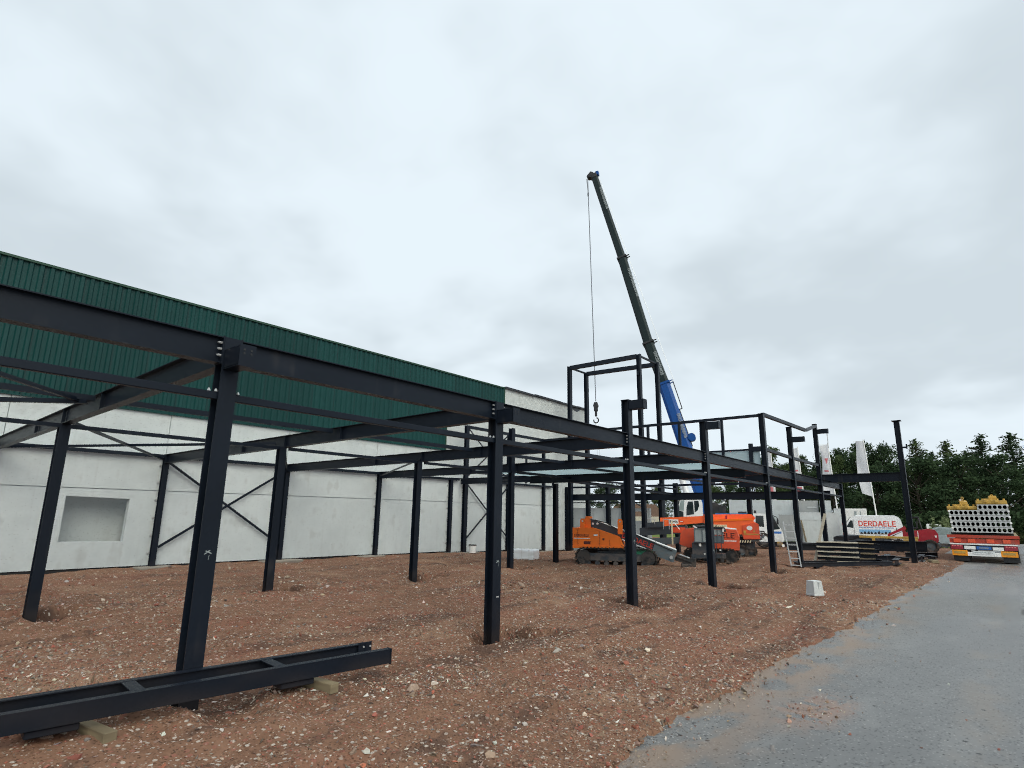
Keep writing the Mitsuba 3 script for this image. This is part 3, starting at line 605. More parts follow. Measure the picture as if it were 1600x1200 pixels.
# pale concrete block beside the road
CBK = thing('concrete_block', 'pale grey concrete ballast block standing on the rubble near the asphalt edge', 'concrete block')
BKM = lambda: MB(rotz(-0.62), (12.60, -2.32, 0.20))
part(CBK, 'body', BKM().mesh(trimesh.convex.convex_hull(np.array([[x*a, y*a, z] for x in (-.13, .13) for y in (-.13, .13) for a, z in ((1.0, -0.13), (0.97, -0.11), (0.84, 0.135), (0.80, 0.15))]))).box((0, 0, -0.15), (0.275, 0.275, 0.05), bev=0.01), 'concrete_slab_mat')
part(CBK, 'groove', BKM().box((0.02, -0.121, 0.02), (0.035, 0.02, 0.22), R=np.array([[1, 0, 0], [0, .995, -.09], [0, .09, .995]])), 'concrete_hall_mat')

# wrapped bundle and bucket by the wall
BW = thing('wrapped_bundle', 'long bundle wrapped in white plastic film lying on the ground', 'bundle')
def bundle():
    L = 1.10
    bx = trimesh.creation.box((L, 0.75, 0.38)); 
    for _ in range(4): bx = bx.subdivide()
    v = bx.vertices.copy(); nn = meshkit.fbm(v*[3.0, 5, 5] + 3, 4, 5) - 0.5; m2 = meshkit.fbm(v*[9, 9, 9], 3, 8) - 0.5
    v = v*(1 + 0.0*v); r = np.abs(v)/[L/2, 0.375, 0.19]; c = np.sort(r, 1)[:, 1]
    v *= (1 - 0.05*np.clip(c-0.8, 0, 1)[:, None]*4); v += bx.vertex_normals*(0.06*nn + 0.03*m2)[:, None]
    return trimesh.Trimesh(v, bx.faces, process=False)
bm = bundle(); part(BW, 'film', MB(rotz(-1.25), (16.25, 9.0, 0.22)).mesh(bm), 'plastic_wrap', smooth=40)
tape = MB(rotz(-1.25), (16.25, 9.0, 0.22))
for x in (-0.35, 0.05, 0.36): tape.box((x, 0, 0.0), (0.03, 0.79, 0.41))
part(BW, 'tape', tape, 'white_plain')
BK = thing('bucket', 'small white bucket with a dark rim at the foot of the braced wall column', 'bucket')
part(BK, 'body', MB().lathe([(0.0, 0), (0.15, 0), (0.18, 0.36), (0.165, 0.36), (0.14, 0.02), (0.0, 0.02)], (18.15, 13.55, -0.02), (0, 0, 1), 20), 'white_plain', smooth=30)
part(BK, 'rim', MB().lathe([(0.165, 0.33), (0.19, 0.33), (0.19, 0.375), (0.165, 0.375)], (18.15, 13.55, -0.02), (0, 0, 1), 20), 'black_plain')

# ------------------------------------------------------------------ machines
class Local:
    """drawing frame of a machine: u to its right, w up (both in drawing units), v metres away from the viewer"""
    def __init__(self, o, ang, unit, sx=1.0): self.o = np.array(o, float); self.Q = rotz(ang); self.sx = sx; self.R = self.Q @ np.diag([sx, 1, 1]); self.k = 1.0/unit
    def mb(self): return MB(self.R, self.o)
    def round(self, x): return MB(self.Q, self.o + self.Q @ np.array([x*self.sx - x, 0, 0]))      # undistorted, for wheels
    def P(self, u, w, v=0.0): return (u*self.k, v, w*self.k)
    def poly(self, pts): return [(u*self.k, w*self.k) for u, w in pts]
    def dirs(self): return (1, 0, 0), (0, 0, 1)

def track(L, parent, u0, u1, wtop, v0, v1, name='track'):
    k = L.k; r = wtop*k/2; x0, x1 = u0*k+r, u1*k-r
    def path(s):
        S = x1-x0; per = 2*S + 2*math.pi*r; s = s % per
        if s < S: return x0+s, 2*r, 0.0
        s -= S
        if s < math.pi*r: a = s/r; return x1+r*math.sin(a), r+r*math.cos(a), -a
        s -= math.pi*r
        if s < S: return x1-s, 0.0, math.pi
        s -= S; a = s/r; return x0-r*math.sin(a), r-r*math.cos(a), math.pi-a
    per = 2*(x1-x0)+2*math.pi*r; n = int(per/0.13); t = thing_part = None
    tr = L.mb()
    for i in range(n):
        x, z, a = path(i*per/n); c, s = math.cos(a), math.sin(a); R = np.array([[c, 0, -s], [0, 1, 0], [s, 0, c]])
        tr.box((x+s*0.02, (v0+v1)/2, z-c*0.02), (0.105, v1-v0, 0.045), R=R)
        tr.box((x-s*0.008, (v0+v1)/2, z+c*0.008), (0.03, v1-v0-0.02, 0.04), R=R)
    tk = part(parent, name, tr, 'rubber')
    fr = L.mb().prism([(x0, r*0.62), (x1, r*0.62), (x1, r*1.42), (x0, r*1.42)], v0+0.05, v1-0.05)
    part(tk, 'track_frame', fr, 'dark_grey_paint')
    for x in (x0, x1): part(tk, 'sprocket', L.mb().cyl((x, v0+0.02, r), (x, v1-0.02, r), r*0.80, 20).cyl((x, v0-0.005, r), (x, v0+0.03, r), r*0.28, 12), 'crane_black')
    m = 7
    for i in range(m):
        x = x0+(x1-x0)*(i+0.5)/m; part(tk, 'roller', L.mb().cyl((x, v0+0.03, r*0.33), (x, v1-0.03, r*0.33), r*0.27, 12), 'dark_grey_paint')
    return tk

def wheel(L, parent, u, w, r, v0, v1, name='wheel', rim='dark_grey_paint', hub='mid_grey_paint'):
    k = L.k; x, z, R = u*k, w*k, r*k; t = v1-v0
    prof = [(R*0.58, 0.03*t), (R*0.90, 0.0), (R, 0.14*t), (R, 0.86*t), (R*0.90, t), (R*0.58, 0.97*t)]
    wk = part(parent, name, L.round(x).lathe(prof, (x, v0, z), (0, 1, 0), 32), 'rubber', smooth=35)
    part(wk, 'rim', L.round(x).lathe([(R*0.57, 0.05*t), (R*0.60, 0.05*t), (R*0.60, 0.9*t), (R*0.57, 0.9*t)], (x, v0, z), (0, 1, 0), 28).cyl((x, v0+0.18*t, z), (x, v0+0.8*t, z), R*0.57, 24).cyl((x, v0+0.06*t, z), (x, v0+0.2*t, z), R*0.22, 14), rim)
    lug = L.round(x); n = 22
    for i in range(n):
        a = 2*math.pi*i/n; c, s = math.cos(a), math.sin(a)
        lug.box((x+(R+0.004)*c, v0+t/2, z+(R+0.004)*s), (0.02, t*0.8, R*0.13), R=np.array([[c, 0, -s], [0, 1, 0], [s, 0, c]]))
    part(wk, 'tread', lug, 'rubber')
    return wk

# --- first tracked lift: orange body, slate boom reaching down to the right
A = Local((16.14, 4.88, 0.0), math.radians(-65), 41.6, 0.985)
T1 = thing('tracked_crane', 'orange tracked crane with its slate grey telescopic boom lowered to the right', 'crane')
track(A, T1, -58, 62, 26, 0.0, 0.42); track(A, T1, -50, 66, 26, 1.35, 1.77)
part(T1, 'undercarriage', A.mb().box(A.P(4, 15, 0.88), (1.5, 1.0, 0.34), bev=0.03).cyl(A.P(2, 18, 0.88), A.P(2, 27, 0.88), 0.55, 24), 'dark_grey_paint')
part(T1, 'turntable_guard', A.mb().prism(A.poly([(28, 18), (56, 18), (56, 24), (32, 25)]), 0.10, 1.2), 'hydraulic_green', label='green guard between the tracks')
hull1 = [(-62, 25), (14, 26.5), (14.5, 28), (8, 42), (4, 44), (-30, 54.5), (-62, 54.5)]
bd = part(T1, 'body', A.mb().prism(A.poly(hull1), 0.12, 0.17).prism(A.poly(hull1), 1.62, 1.67).prism(A.poly([(u*0.99, w-0.4) for u, w in hull1]), 0.17, 1.62), 'orange_paint', label='bright orange counterweight body')
part(bd, 'lower_skirt', A.mb().prism(A.poly([(-62, 25), (14, 26.5), (14, 29), (-62, 28.5)]), 0.09, 0.118), 'orange_paint')
part(bd, 'lettering', A.mb().text('DERDAELE', 3.6/41.6, A.P(-60, 41.5, 0.119), (1, 0, 0), (0, 0, 1), 0.006, True, 23/41.6), 'letter_dark')
part(bd, 'stripe', A.mb().box(A.P(-48, 38.9, 0.116), (25/41.6, 0.008, 1.1/41.6)), 'white_plain'); part(bd, 'sticker', A.mb().box(A.P(-27, 44, 0.116), (6/41.6, 0.008, 2.4/41.6)), 'white_plain')
part(bd, 'hatch', A.mb().box(A.P(-21, 40, 0.117), (0.012, 0.006, 22/41.6)).box(A.P(-54, 40, 0.117), (0.012, 0.006, 24/41.6)).cyl(A.P(-15.5, 38.5, 0.119), A.P(-15.5, 38.5, 0.10), 0.035, 12), 'letter_dark')
bo = np.array([0.0, 0.0])
def boom_pt(t, s): # along boom from its upper rear end in drawing units
    d = np.array([130, -45.5])/np.hypot(130, 45.5); n = np.array([-d[1], d[0]]); p = np.array([-40, 69.0]) + d*t + n*s
    return p
def boom_sec(t0, t1, h0, h1, v0, v1): return A.mb().prism(A.poly([boom_pt(t0, h0), boom_pt(t1, h0), boom_pt(t1, h1), boom_pt(t0, h1)]), v0, v1)
bs = part(T1, 'boom', boom_sec(0, 74, -11, 0, 0.55, 1.0), 'dark_grey_paint')
part(bs, 'boom_top', boom_sec(14, 72, 0.1, 1.0, 0.56, 0.99), 'white_plain')
part(bs, 'bolt_cover', A.mb().cyl(A.P(-39, 60.5, 0.552), A.P(-39, 60.5, 0.53), 0.035, 12).cyl(A.P(-33, 60.5, 0.552), A.P(-33, 60.5, 0.53), 0.042, 12).cyl(A.P(-26, 60.5, 0.552), A.P(-26, 60.5, 0.53), 0.042, 12), 'white_plain')
b2 = part(T1, 'boom_sheath', boom_sec(60, 105, -13.5, 1.3, 0.46, 1.08), 'dark_grey_paint')
part(b2, 'boom_top', boom_sec(60, 105, 1.32, 2.0, 0.48, 1.06), 'white_plain')
d3 = np.array([130, 0, -45.5])/np.hypot(130, 45.5); n3 = np.array([45.5, 0, 130])/np.hypot(130, 45.5)
q = boom_pt(56, -9.2); part(b2, 'lettering', A.mb().text('DERDAELE', 7.0/41.6, A.P(q[0], q[1], 0.457), d3, n3, 0.008, True, 48/41.6), 'letter_red')
part(b2, 'stripe', boom_sec(58, 104, -12.8, -11.6, 0.45, 0.459), 'white_plain')
bh = part(T1, 'boom_head', boom_sec(105, 138, -17, 1.0, 0.42, 1.12), 'mid_grey_paint')
part(bh, 'boom_top', boom_sec(106, 137, 1.02, 1.8, 0.44, 1.10), 'white_plain')
part(bh, 'pivot_pin', A.mb().cyl(A.P(*boom_pt(133, -11), 0.44), A.P(*boom_pt(133, -11), 0.36), 0.06, 12), 'galvanised')
for u, v, sz in ((-48, 0.30, 1.0), (9, 0.30, 1.35), (22, 1.15, 0.8)):
    part(T1, 'lifting_lug', A.mb().prism(A.poly([(u-3.6, 46 if u < 0 else (46 if u < 15 else 55)), (u+3.6, 46 if u < 0 else (46 if u < 15 else 55)), (u+3.6, 65), (u+2.2, 68), (u-2.2, 68), (u-3.6, 65)]), v, v+0.07,
         [A.poly([(u+1.5*math.cos(a), 64.2+1.5*math.sin(a)) for a in np.linspace(0, 2*math.pi, 12, endpoint=False)])]), 'orange_paint')
part(T1, 'boom_mount', A.mb().prism(A.poly([(-47, 54), (-36, 54), (-37, 71), (-43, 71.5), (-46, 66)]), 0.42, 0.53), 'orange_paint'); part(T1, 'boom_mount', A.mb().prism(A.poly([(-47, 54), (-36, 54), (-37, 71), (-43, 71.5)]), 1.03, 1.13), 'orange_paint')
part(T1, 'hose', A.mb().tube([A.P(-30, 66, 0.5), A.P(-12, 62, 0.42), A.P(6, 52, 0.42), A.P(24, 50, 0.40), A.P(40, 42, 0.40), A.P(62, 33, 0.41), A.P(84, 24, 0.39)], 0.018, 6).tube([A.P(10, 30, 0.14), A.P(18, 27, 0.10), A.P(24, 22, 0.20)], 0.022, 6), 'black_plain')
part(bd, 'vent', A.mb().box(A.P(-40, 33, 0.117), (0.24, 0.008, 0.10)).box(A.P(-6, 33, 0.117), (0.012, 0.008, 0.24)), 'letter_dark')
jb = part(T1, 'jib', A.mb().bar(A.P(88, 13, 0.7), A.P(114, 5, 0.7), 0.16, 0.14).bar(A.P(90, 17, 0.55), A.P(112, 9, 0.6), 0.07, 0.09).bar(A.P(90, 17, 0.9), A.P(112, 9, 0.85), 0.07, 0.09).bar(A.P(112, 2, 0.7), A.P(113, 14, 0.7), 0.22, 0.10).box(A.P(103, 3.5, 0.7), (0.35, 0.5, 0.12), bev=0.02), 'crane_black')
part(jb, 'cylinder_rod', A.mb().cyl(A.P(94, 18.5, 0.55), A.P(108, 14.0, 0.55), 0.03, 8), 'chrome')

# --- second tracked lift, its body to the right and boom to the left, with the grey basket of the first in front
B = Local((20.97, 3.41, 0.0), math.radians(-72), 40.6, 0.95)
T2 = thing('tracked_crane', 'red-orange tracked crane behind a grey basket, its dark folded boom pointing left', 'crane')
track(B, T2, -40, 47, 22, 0.0, 0.40); track(B, T2, -36, 50, 22, 1.3, 1.7)
part(T2, 'undercarriage', B.mb().box(B.P(4, 14, 0.85), (1.3, 0.95, 0.3), bev=0.03).cyl(B.P(5, 15, 0.85), B.P(5, 24, 0.85), 0.5, 24), 'dark_grey_paint')
hull2 = [(-47, 27), (-30, 21), (50, 20), (51, 40), (47, 52), (28, 53), (-26, 53), (-36, 52), (-44, 45)]
bd = part(T2, 'body', B.mb().prism(B.poly(hull2), 0.15, 1.6).prism(B.poly([(-10, 20.5), (50.5, 20.2), (50.8, 32), (-10, 32)]), 0.11, 0.149), 'red_orange_paint', label='faded red-orange engine body')
part(bd, 'lettering', B.mb().text('DERDAELE', 8.0/40.6, B.P(-20, 38.5, 0.149), (1, 0, 0), (0, 0, 1), 0.006, True, 64/40.6), 'letter_dark')
part(bd, 'stripe', B.mb().box(B.P(18, 34.2, 0.146), (58/40.6, 0.008, 1.6/40.6)), 'white_plain')
part(bd, 'top_edge', B.mb().prism(B.poly([(27, 53), (47, 52), (46, 53.4), (28, 54.4)]), 0.2, 1.5), 'white_plain')
bm2 = part(T2, 'boom', B.mb().prism(B.poly([(-120, 38), (-36, 44), (-36, 56), (-62, 56), (-120, 51)]), 0.9, 1.35).prism(B.poly([(-106, 52), (-78, 53), (-78, 63), (-106, 60)]), 0.8, 1.4), 'dark_grey_paint')
part(bm2, 'lettering_panel', B.mb().box(B.P(-50, 49, 0.896), (0.55, 0.01, 0.22)), 'red_orange_paint')
part(bm2, 'lower_arm', B.mb().prism(B.poly([(-112, 20), (-40, 28), (-40, 38), (-112, 33)]), 1.0, 1.3), 'mid_grey_paint')
rl = B.mb()
for a, b in (((-76, 50), (-76, 66)), ((-76, 66), (-66, 66)), ((-66, 66), (-66, 50)), ((-92, 58), (-92, 66)), ((-92, 66), (-104, 67)), ((-58, 62), (-48, 50))): rl.cyl(B.P(*a, 0.75), B.P(*b, 0.75), 0.016, 6)
part(T2, 'hose_rail', rl, 'galvanised')
part(T2, 'marker_pole', B.mb().bar(B.P(-60, 25, 0.5), B.P(-60, 64, 0.5), 0.06, 0.06), 'cream_plain', label='cream upright pole beside the boom')

K = Local((19.95, 3.07, 0.0), math.radians(-70), 41.2, 0.95)
BS = thing('work_basket', 'grey work platform basket with black hand rail in front of the red-orange crane', 'work platform')
for v in (0.05, 0.85):
    part(BS, 'side_panel', K.mb().box(K.P(-11.5, 43.5, v), (11.5/41.2*1.06, 0.02, 20/41.2), bev=0.004), 'basket_grey'); part(BS, 'side_panel', K.mb().box(K.P(1.5, 43.5, v), (12/41.2, 0.02, 20/41.2), bev=0.004), 'basket_grey')
part(BS, 'side_panel', K.mb().box(K.P(18.5, 49, 0.05), (20/41.2, 0.02, 8/41.2), bev=0.004), 'basket_grey'); part(BS, 'side_panel', K.mb().box(K.P(18.5, 39, 0.06), (20/41.2, 0.02, 10/41.2), bev=0.004), 'mid_grey_paint')
part(BS, 'floor', K.mb().box(K.P(4, 33, 0.45), (48/41.2, 0.85, 0.04)), 'dark_grey_paint')
fr = K.mb()
for u in (-17.5, -5, 8.5, 19, 26.5):
    fr.bar(K.P(u, 33, 0.03), K.P(u, 54, 0.03), 0.03); fr.bar(K.P(u, 33, 0.87), K.P(u, 54, 0.87), 0.03)
fr.bar(K.P(-18, 54, 0.03), K.P(28, 54, 0.03), 0.035); fr.bar(K.P(-18, 54, 0.87), K.P(28, 54, 0.87), 0.035)
part(BS, 'frame', fr, 'mid_grey_paint')
hr = K.mb().tube([K.P(8, 56, 0.0), K.P(28, 56, 0.0), K.P(31, 54, 0.0), K.P(31, 50, 0.0)], 0.035).tube([K.P(-19, 58, 0.1), K.P(-10, 56.5, 0.1), K.P(-2, 57.5, 0.1), K.P(5, 57, 0.1)], 0.028)
part(BS, 'hand_rail', hr, 'black_plain')
part(BS, 'rail_pad', K.mb().bar(K.P(-19, 58.5, 0.05), K.P(-13, 54.8, 0.05), 0.05, 0.05).cyl(K.P(28.5, 53.5, -0.03), K.P(28.5, 53.5, -0.06), 0.04, 10).cyl(K.P(28, 51.2, -0.03), K.P(28, 51.2, -0.06), 0.04, 10), 'white_plain')
part(BS, 'control_box', K.mb().box(K.P(-6, 57, 0.4), (0.4, 0.25, 0.12), bev=0.02), 'dark_grey_paint')
pd = K.mb().prism(K.poly([(-24, 8), (30, 10), (30, 16), (-20, 18), (-24, 14)]), 0.1, 0.8).box(K.P(-8, 25, 0.4), (16/41.2, 0.5, 15/41.2)).box(K.P(-18, 24, 0.3), (9/41.2, 0.3, 16/41.2))
for u in (16, 24): pd.bar(K.P(u, 12, 0.08), K.P(u, 33, 0.06), 0.03)
part(BS, 'support', pd, 'dark_grey_paint')
part(BS, 'marker', K.mb().box(K.P(-9.5, 29, 0.09), (0.09, 0.02, 0.1)).box(K.P(-3, 15.5, 0.09), (0.05, 0.02, 0.05)).box(K.P(22, 22, 0.04), (0.06, 0.02, 0.04)), 'white_plain')

# --- wheeled rental boom lift
D = Local((25.10, 3.76, 0.0), math.radians(-72), 35.3, 0.934)
T3 = thing('boom_lift', 'long bright orange wheeled boom lift with white rental signs, boom pointing left', 'boom lift')
hull3 = [(-37, 31), (-37, 55), (-36, 58), (30, 61), (33, 56), (40, 52), (40, 29), (15, 28), (12, 36)]
bd = part(T3, 'body', D.mb().prism(D.poly(hull3), 0.0, 1.9), 'rental_orange')
part(bd, 'top_cover', D.mb().prism(D.poly([(-37, 55.2), (33, 58.4), (30, 61.2), (-37, 58.4)]), -0.03, -0.002), 'orange_paint', label='lighter orange sloping cover')
part(bd, 'counterweight', D.mb().prism(D.poly([(14, 29), (40.5, 29.5), (40, 52), (33, 54.5), (14, 50)]), -0.06, -0.002), 'red_orange_paint')
part(bd, 'sign', D.mb().box(D.P(-22, 46, -0.008), (22/35.3, 0.012, 9/35.3)), 'cream_plain')
part(bd, 'lettering', D.mb().text('Boels', 5.2/35.3, D.P(-31, 43.6, -0.015), (1, 0, 0), (0, 0, 1), 0.006, True, 16/35.3), 'black_plain')
part(bd, 'sticker', D.mb().prism([(x*35.3*D.k, z*35.3*D.k) for x, z in [(25/35.3+0.13*math.cos(a), 46/35.3+0.10*math.sin(a)) for a in np.linspace(0, 6.28, 18, endpoint=False)]], -0.075, -0.062), 'white_plain')
part(bd, 'warning_band', D.mb().box(D.P(27, 36.5, -0.066), (24/35.3, 0.01, 1.4/35.3)).box(D.P(17, 40, -0.066), (0.1, 0.01, 0.12)).box(D.P(32, 41, -0.066), (0.08, 0.01, 0.08)), 'yellow_paint')
bm = part(T3, 'boom', D.mb().prism(D.poly([(-127, 48), (-127, 60), (-50, 64), (32, 66), (36, 62), (32, 57), (-40, 54), (-118, 46)]), 0.5, 0.95), 'rental_orange')
part(bm, 'boom_section', D.mb().prism(D.poly([(-50, 52), (-50, 66.5), (30, 68), (34, 62), (-20, 58)]), 0.42, 1.03), 'rental_orange')
part(bm, 'sign', D.mb().box(D.P(-103, 54, 0.494), (17/35.3, 0.012, 7.4/35.3)), 'white_plain')
part(bm, 'lettering', D.mb().text('Boels', 4.4/35.3, D.P(-110, 52, 0.487), (1, 0, 0), (0, 0, 1), 0.006, True, 14/35.3), 'black_plain')
part(bm, 'sign_frame', D.mb().box(D.P(-89, 54.5, 0.494), (7.5/35.3, 0.010, 4/35.3)), 'red_orange_paint')
part(bm, 'sign_bar', D.mb().box(D.P(-89, 54.5, 0.487), (5/35.3, 0.008, 1/35.3)), 'white_plain')
part(bm, 'grip_hole', D.mb().box(D.P(-12, 62, 0.415), (3/35.3, 0.012, 6/35.3), bev=0.004), 'lamp_red')
part(T3, 'hazard_plate', D.mb().box(D.P(12, 25, 0.02), (28/35.3, 0.02, 4.5/35.3)), 'black_plain')
hz = D.mb()
for i in range(7): hz.bar(D.P(0+i*4, 23, 0.004), D.P(1.6+i*4, 27, 0.004), 0.01, 0.045, up=(1, 0, 0))
part(T3, 'hazard_stripe', hz, 'cream_plain')
part(T3, 'bumper_tube', D.mb().tube([D.P(16, 27, 0.1), D.P(30, 27, 0.1), D.P(44, 31, 0.1), D.P(46, 36, 0.1)], 0.07), 'mid_grey_paint')
part(T3, 'chassis', D.mb().box(D.P(-2, 17, 0.95), (66/35.3, 1.2, 11/35.3), bev=0.03).cyl(D.P(5, 18, 0.95), D.P(5, 31, 0.95), 0.6, 24), 'dark_grey_paint')
wheel(D, T3, 10, 9.5, 10, 0.05, 0.42, rim='mid_grey_paint'); wheel(D, T3, 24, 9.5, 10, 0.35, 0.75); wheel(D, T3, -26, 9.5, 10, 0.05, 0.42); wheel(D, T3, -26, 9.5, 10, 1.5, 1.9); wheel(D, T3, 14, 9.5, 10, 1.5, 1.9)

# --- mobile crane: carrier, operator cab, long telescopic boom
C = Local((45.48, 10.80, -0.44), math.radians(-71), 19.84, 0.934)
T4 = thing('mobile_crane', 'mobile crane with blue and dark green telescopic boom raised high above the frame', 'mobile crane')
cab = [(28, 9), (73, 9), (75, 12), (74, 22), (72.5, 26), (71, 29), (58, 51), (30, 51.5), (28, 46)]
cb = part(T4, 'carrier_cab', C.mb().prism(C.poly(cab), 0.0, 2.3), 'white_paint', label='white driving cab facing right')
part(cb, 'side_window', C.mb().prism(C.poly([(33, 32), (46, 31), (46, 48), (34, 48)]), -0.012, -0.002), 'cab_glass')
part(cb, 'side_window', C.mb().prism(C.poly([(60, 27), (70, 28.5), (60.5, 47), (57.5, 49)]), -0.012, -0.002), 'cab_glass')
part(cb, 'windscreen', C.mb().bar(C.P(71.6, 29.5, 1.15), C.P(59, 51, 1.15), 2.0, 0.02, up=(0.8, 0, 0.5)), 'pale_glass')
part(cb, 'logo', C.mb().box(C.P(66, 23, -0.006), (11/19.84, 0.012, 3.2/19.84)), 'letter_blue')
part(cb, 'lettering', C.mb().text('SS', 4.4/19.84, C.P(37, 19, -0.005), (1, 0, 0), (0, 0, 1), 0.01, True), 'white_plain')
part(cb, 'side_box', C.mb().box(C.P(38, 21, -0.002), (16/19.84, 0.02, 8/19.84)), 'crane_black')
part(cb, 'mirror_arm', C.mb().tube([C.P(59, 49, -0.1), C.P(66, 46, -0.25), C.P(67, 40, -0.25)], 0.03).box(C.P(67, 40, -0.25), (0.12, 0.2, 0.45)), 'crane_black')
part(cb, 'roof_light', C.mb().cyl(C.P(34, 51.5, 0.4), C.P(34, 56, 0.4), 0.10, 12).box(C.P(14, 52.5, 0.6), (0.7, 0.3, 0.15)), 'crane_black')
ch = part(T4, 'chassis', C.mb().box(C.P(-26, 20, 1.2), (104/19.84, 2.3, 10/19.84), bev=0.05), 'crane_black')
dk = part(T4, 'deck_cover', C.mb().box(C.P(0, 36, 1.2), (60/19.84, 2.2, 26/19.84), bev=0.05), 'white_paint')
part(dk, 'stripe', C.mb().box(C.P(-2, 49.5, 0.09), (56/19.84, 0.03, 3/19.84)), 'letter_blue')
part(dk, 'lettering', C.mb().text('michielsens', 2.0/19.84, C.P(-16, 47.3, 0.08), (1, 0, 0), (0, 0, 1), 0.01, True, 22/19.84), 'white_plain')
for u in (-66, -42, 4, 44): wheel(C, T4, u, 11.5, 11.5, -0.02, 0.42); wheel(C, T4, u, 11.5, 11.5, 1.98, 2.42)
part(T4, 'outrigger', C.mb().box(C.P(67, 7, -0.5), (0.42, 0.4, 0.30), bev=0.03).bar(C.P(67, 7, -0.5), C.P(67, -3, -0.5), 0.1), 'dusty_ochre', label='ochre outrigger box')
part(T4, 'outrigger', C.mb().box(C.P(-84, 6, -0.5), (0.6, 0.6, 0.4), bev=0.03), 'yellow_paint')
part(T4, 'headlight', C.mb().cyl(C.P(71.5, 4.5, -0.82), C.P(71.5, 4.5, -0.78), 0.11, 14), 'white_plain')
part(T4, 'slewing_platform', C.mb().prism(C.poly([(-92, 33), (-18, 33), (-12, 40), (-14, 56), (-34, 60), (-40, 50), (-92, 43)]), 0.55, 2.1), 'crane_black')
part(T4, 'winch', C.mb().cyl(C.P(-30, 60, 0.6), C.P(-30, 60, 1.9), 0.42, 20).cyl(C.P(-18, 58, 0.5), C.P(-18, 58, 2.0), 0.30, 16).prism(C.poly([(-36, 50), (-12, 50), (-12, 66), (-20, 62), (-30, 70), (-36, 64)]), 0.9, 1.0), 'crane_black')
part(T4, 'hose', C.mb().tube([C.P(-33, 69, 0.8), C.P(-26, 64, 0.7), C.P(-18, 66, 0.7), C.P(-13, 69, 0.8)], 0.06), 'galvanised')
oc = [(-92, 43), (-50, 43), (-50, 66), (-52, 73), (-80, 74), (-86, 72), (-91, 58)]
ob = part(T4, 'operator_cab', C.mb().prism(C.poly(oc), -0.15, 0.85), 'white_paint', label='white operator cab with dark windows')
part(ob, 'side_window', C.mb().prism(C.poly([(-77, 47), (-64, 49), (-65, 69), (-73, 69), (-76, 60)]), -0.166, -0.152), 'cab_glass')
part(ob, 'side_window', C.mb().prism(C.poly([(-63, 52), (-58, 55), (-55, 62), (-55.5, 70), (-63, 70.5)]), -0.166, -0.152), 'cab_glass')
part(ob, 'windscreen', C.mb().prism(C.poly([(-90, 56), (-81, 54), (-79, 71), (-85, 71)]), -0.166, -0.152), 'pale_glass')
part(ob, 'windscreen', C.mb().prism(C.poly([(-91, 44), (-82, 43.5), (-81.5, 53), (-90.5, 55)]), -0.166, -0.152), 'cab_glass')
part(ob, 'guard_rail', C.mb().tube([C.P(-92, 58, -0.2), C.P(-91, 68, -0.2), C.P(-87, 73, -0.2)], 0.035), 'white_plain')
part(ob, 'roof_panel', C.mb().box(C.P(-66, 74.6, 0.35), (32/19.84, 0.9, 0.08)), 'white_paint')
part(T4, 'cone', C.mb().prism(C.poly([(-103, 38), (-98, 38), (-98, 52), (-100, 53)]), 0.4, 0.5), 'white_plain')
def bp(u, w): return np.array([u, 0, w])
def oct_sec(mb, p, q, v, w0, w1, h0, h1, n=12):
    p, q = np.array([p[0], v, p[1]]), np.array([q[0], v, q[1]]); d = (q-p)/np.linalg.norm(q-p); s = np.array([0, 1.0, 0]); u = np.cross(d, s); rings = []
    for c, w, h in ((p, w0, h0), (q, w1, h1)):
        pr = [(-.5, .28), (-.32, .5), (.32, .5), (.5, .28), (.5, -.25), (.36, -.43), (.15, -.5), (-.15, -.5), (-.36, -.43), (-.5, -.25)]
        rings.append(np.array([c + s*a*w + u*b*h for a, b in pr]))
    n = 10; v_ = np.vstack(rings); f = [[i, (i+1) % n, (i+1) % n+n, i+n] for i in range(n)]
    f2 = [[0, i+1, i, i] for i in range(1, n-1)] + [[n, n+i, n+i+1, n+i+1] for i in range(1, n-1)]
    f = [[a, b, c, d_] for a, b, c, d_ in f]
    tri = [[a, b, c] for a, b, c, _ in f] + [[a, c, d_] for a, _, c, d_ in f] + [[a, b, c] for a, b, c, _ in f2]
    return mb.add(v_, np.array(tri))
VB = 1.2
P0, P1, P2, P3, PT = (-2.05, 2.3), (-5.42, 13.73), (-6.72, 17.6), (-9.02, 26.24), (-11.68, 35.3)
bb = part(T4, 'boom_base', oct_sec(C.mb(), P0, P1, VB, 1.05, 1.00, 1.22, 1.08), 'crane_blue', label='bright blue lowest boom section')
b1 = part(T4, 'boom_section', oct_sec(C.mb(), P1, P2, VB, 0.98, 0.96, 1.0, 0.98), 'boom_green')
b2 = part(T4, 'boom_section', oct_sec(C.mb(), P2, P3, VB, 0.90, 0.88, 0.90, 0.88), 'boom_green')
b3 = part(T4, 'boom_section', oct_sec(C.mb(), P3, PT, VB, 0.78, 0.72, 0.78, 0.70), 'boom_green')
bd_ = np.array([P3[0]-P1[0], 0, P3[1]-P1[1]]); bd_ /= np.linalg.norm(bd_); bn_ = np.array([bd_[2], 0, -bd_[0]])
def collar(parent, c, w, col): 
    c3 = np.array([c[0], VB, c[1]]); mb = C.mb(); R = np.stack([bn_, [0, 1, 0], bd_], 1)
    mb.box(c3, (w, w*0.98, 0.22), R=R, bev=0.04); mb.box(c3 + bn_*(w*0.62) + bd_*0.12, (0.30, 0.10, 0.07), R=R).box(c3 + bn_*(w*0.62) - bd_*0.10, (0.34, 0.10, 0.07), R=R)
    return part(parent, 'collar', mb, col)
collar(bb, P1, 1.16, 'crane_blue'); collar(b1, P2, 1.10, 'crane_black'); collar(b2, P3, 1.0, 'crane_black')
